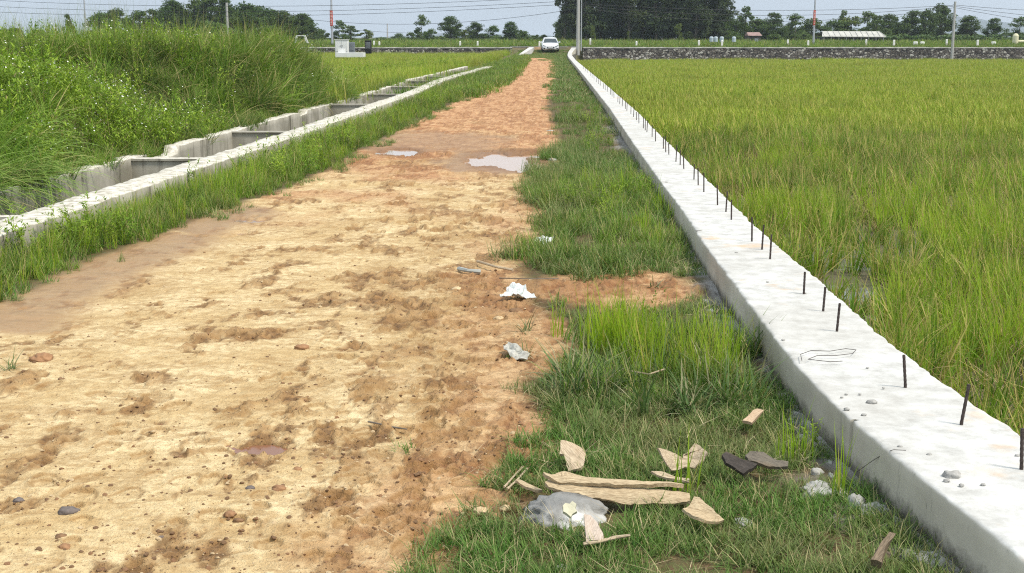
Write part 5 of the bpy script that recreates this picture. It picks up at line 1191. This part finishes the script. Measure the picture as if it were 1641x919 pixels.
for i in range(5):
    bm = bmesh.new(); bmesh.ops.create_icosphere(bm, subdivisions=2, radius=1)
    for v in bm.verts: v.co *= 1+.35*float(noise(v.co.x*2+i*7, v.co.y*2+v.co.z*3, 7)); v.co.z *= .6
    me = bpy.data.meshes.new('clod'); bm.to_mesh(me); bm.free(); me.materials.append(clod[[1, 1, 0, 1, 3][i]]); protos.append(me)
# crumbs nobody could count: one object
cc = bpy.data.collections.new('crumbs')
for me in protos: cc.objects.link(bpy.data.objects.new('crumb', me)); attr(me, 'tint', np.zeros(len(me.vertices), np.float32))
SRC['crumb'] = cc
pts = []; s_ = []
while len(pts) < 5200:
    x, y = U(-20, 900), 330+590*U(0, 1)**.8; p = P(x, y)
    if p.x < edge_l(p.y) or p.x > edge_r(p.y)+.1: continue
    i = min(np.searchsorted(YY, p.y), len(YY)-1); j = int(np.clip((p.x-x0[i])/(x1[i]-x0[i])*(NC-1), 0, NC-1))
    if U(0, 1) > .22+.8*mud[i, j] or wet[i, j] > .5: continue
    pts.append((p.x, p.y, Z[i, j])); s_.append(.0014+.0075*U(0, 1)**4.5)
scatter('soil_crumbs', 'crumb', np.array(pts), 'fine crumbs and pebbles scattered over the dirt track', 'crumbs', np.array(s_)*1.15, .3)
# single tufts of grass on the track
def onetuft(kind, x, y, s, lab, n=1):
    src = SRC[kind].objects[n % len(SRC[kind].objects)].data; p = P(x, y, 0)
    o = bpy.data.objects.new('grass_tuft', src); C.objects.link(o); o.location = (p.x, p.y, track_z(x, y)-.003); o.scale = (s, s, s); o.rotation_euler = (0, 0, n*1.3); tag(o, lab, 'grass tuft')
onetuft('verge', 868, 246, 1.0, 'dark upright tuft standing at the right end of the large puddle')
onetuft('spiky', 18, 594, .55, 'small flat tuft at the left frame edge on the pale soil', 2)
onetuft('spiky', 842, 532, .6, 'flat tuft on the bare soil right of the mud band', 3)
onetuft('spiky', 845, 568, .5, 'flat tuft beside the dirty grey plastic scrap', 1)
onetuft('spiky', 1050, 462, .75, 'sprawling tuft on the bare soil between the two clumps', 4)
onetuft('young', 892, 540, .9, 'two thin upright blades at the left edge of the middle clump', 2)
onetuft('young', 1285, 735, .9, 'bright upright shoots near the wall above the flaky slab', 3)
onetuft('young', 1262, 745, .8, 'bright shoots just left of the other upright shoots by the wall', 4)
onetuft('young', 1355, 800, 1.0, 'bright long blades reaching over the wall joint', 1)
onetuft('young', 1095, 800, .9, 'bright crossing blades beside the right end of the split log', 5)
onetuft('verge', 195, 420, .5, 'thin tuft growing in the wet left edge', 2)
onetuft('lawn', 650, 722, .8, 'thin dry tuft in the foreground mud patch', 2)
# ------------------------------------------------------------------ the air
hz = NT('haze_air'); vol = hz.n('ShaderNodeVolumePrincipled', {'Color': (.78, .87, 1.0), 'Density': .00028, 'Anisotropy': .2})
hz.t.links.new(vol.outputs[0], hz.out.inputs[1])
b = MB(); b.box((-1600, -30, -8), (1600, 4900, 130)); tag(b.build('haze', hz.mat), 'thin blue haze in the distance', 'haze', kind='stuff')
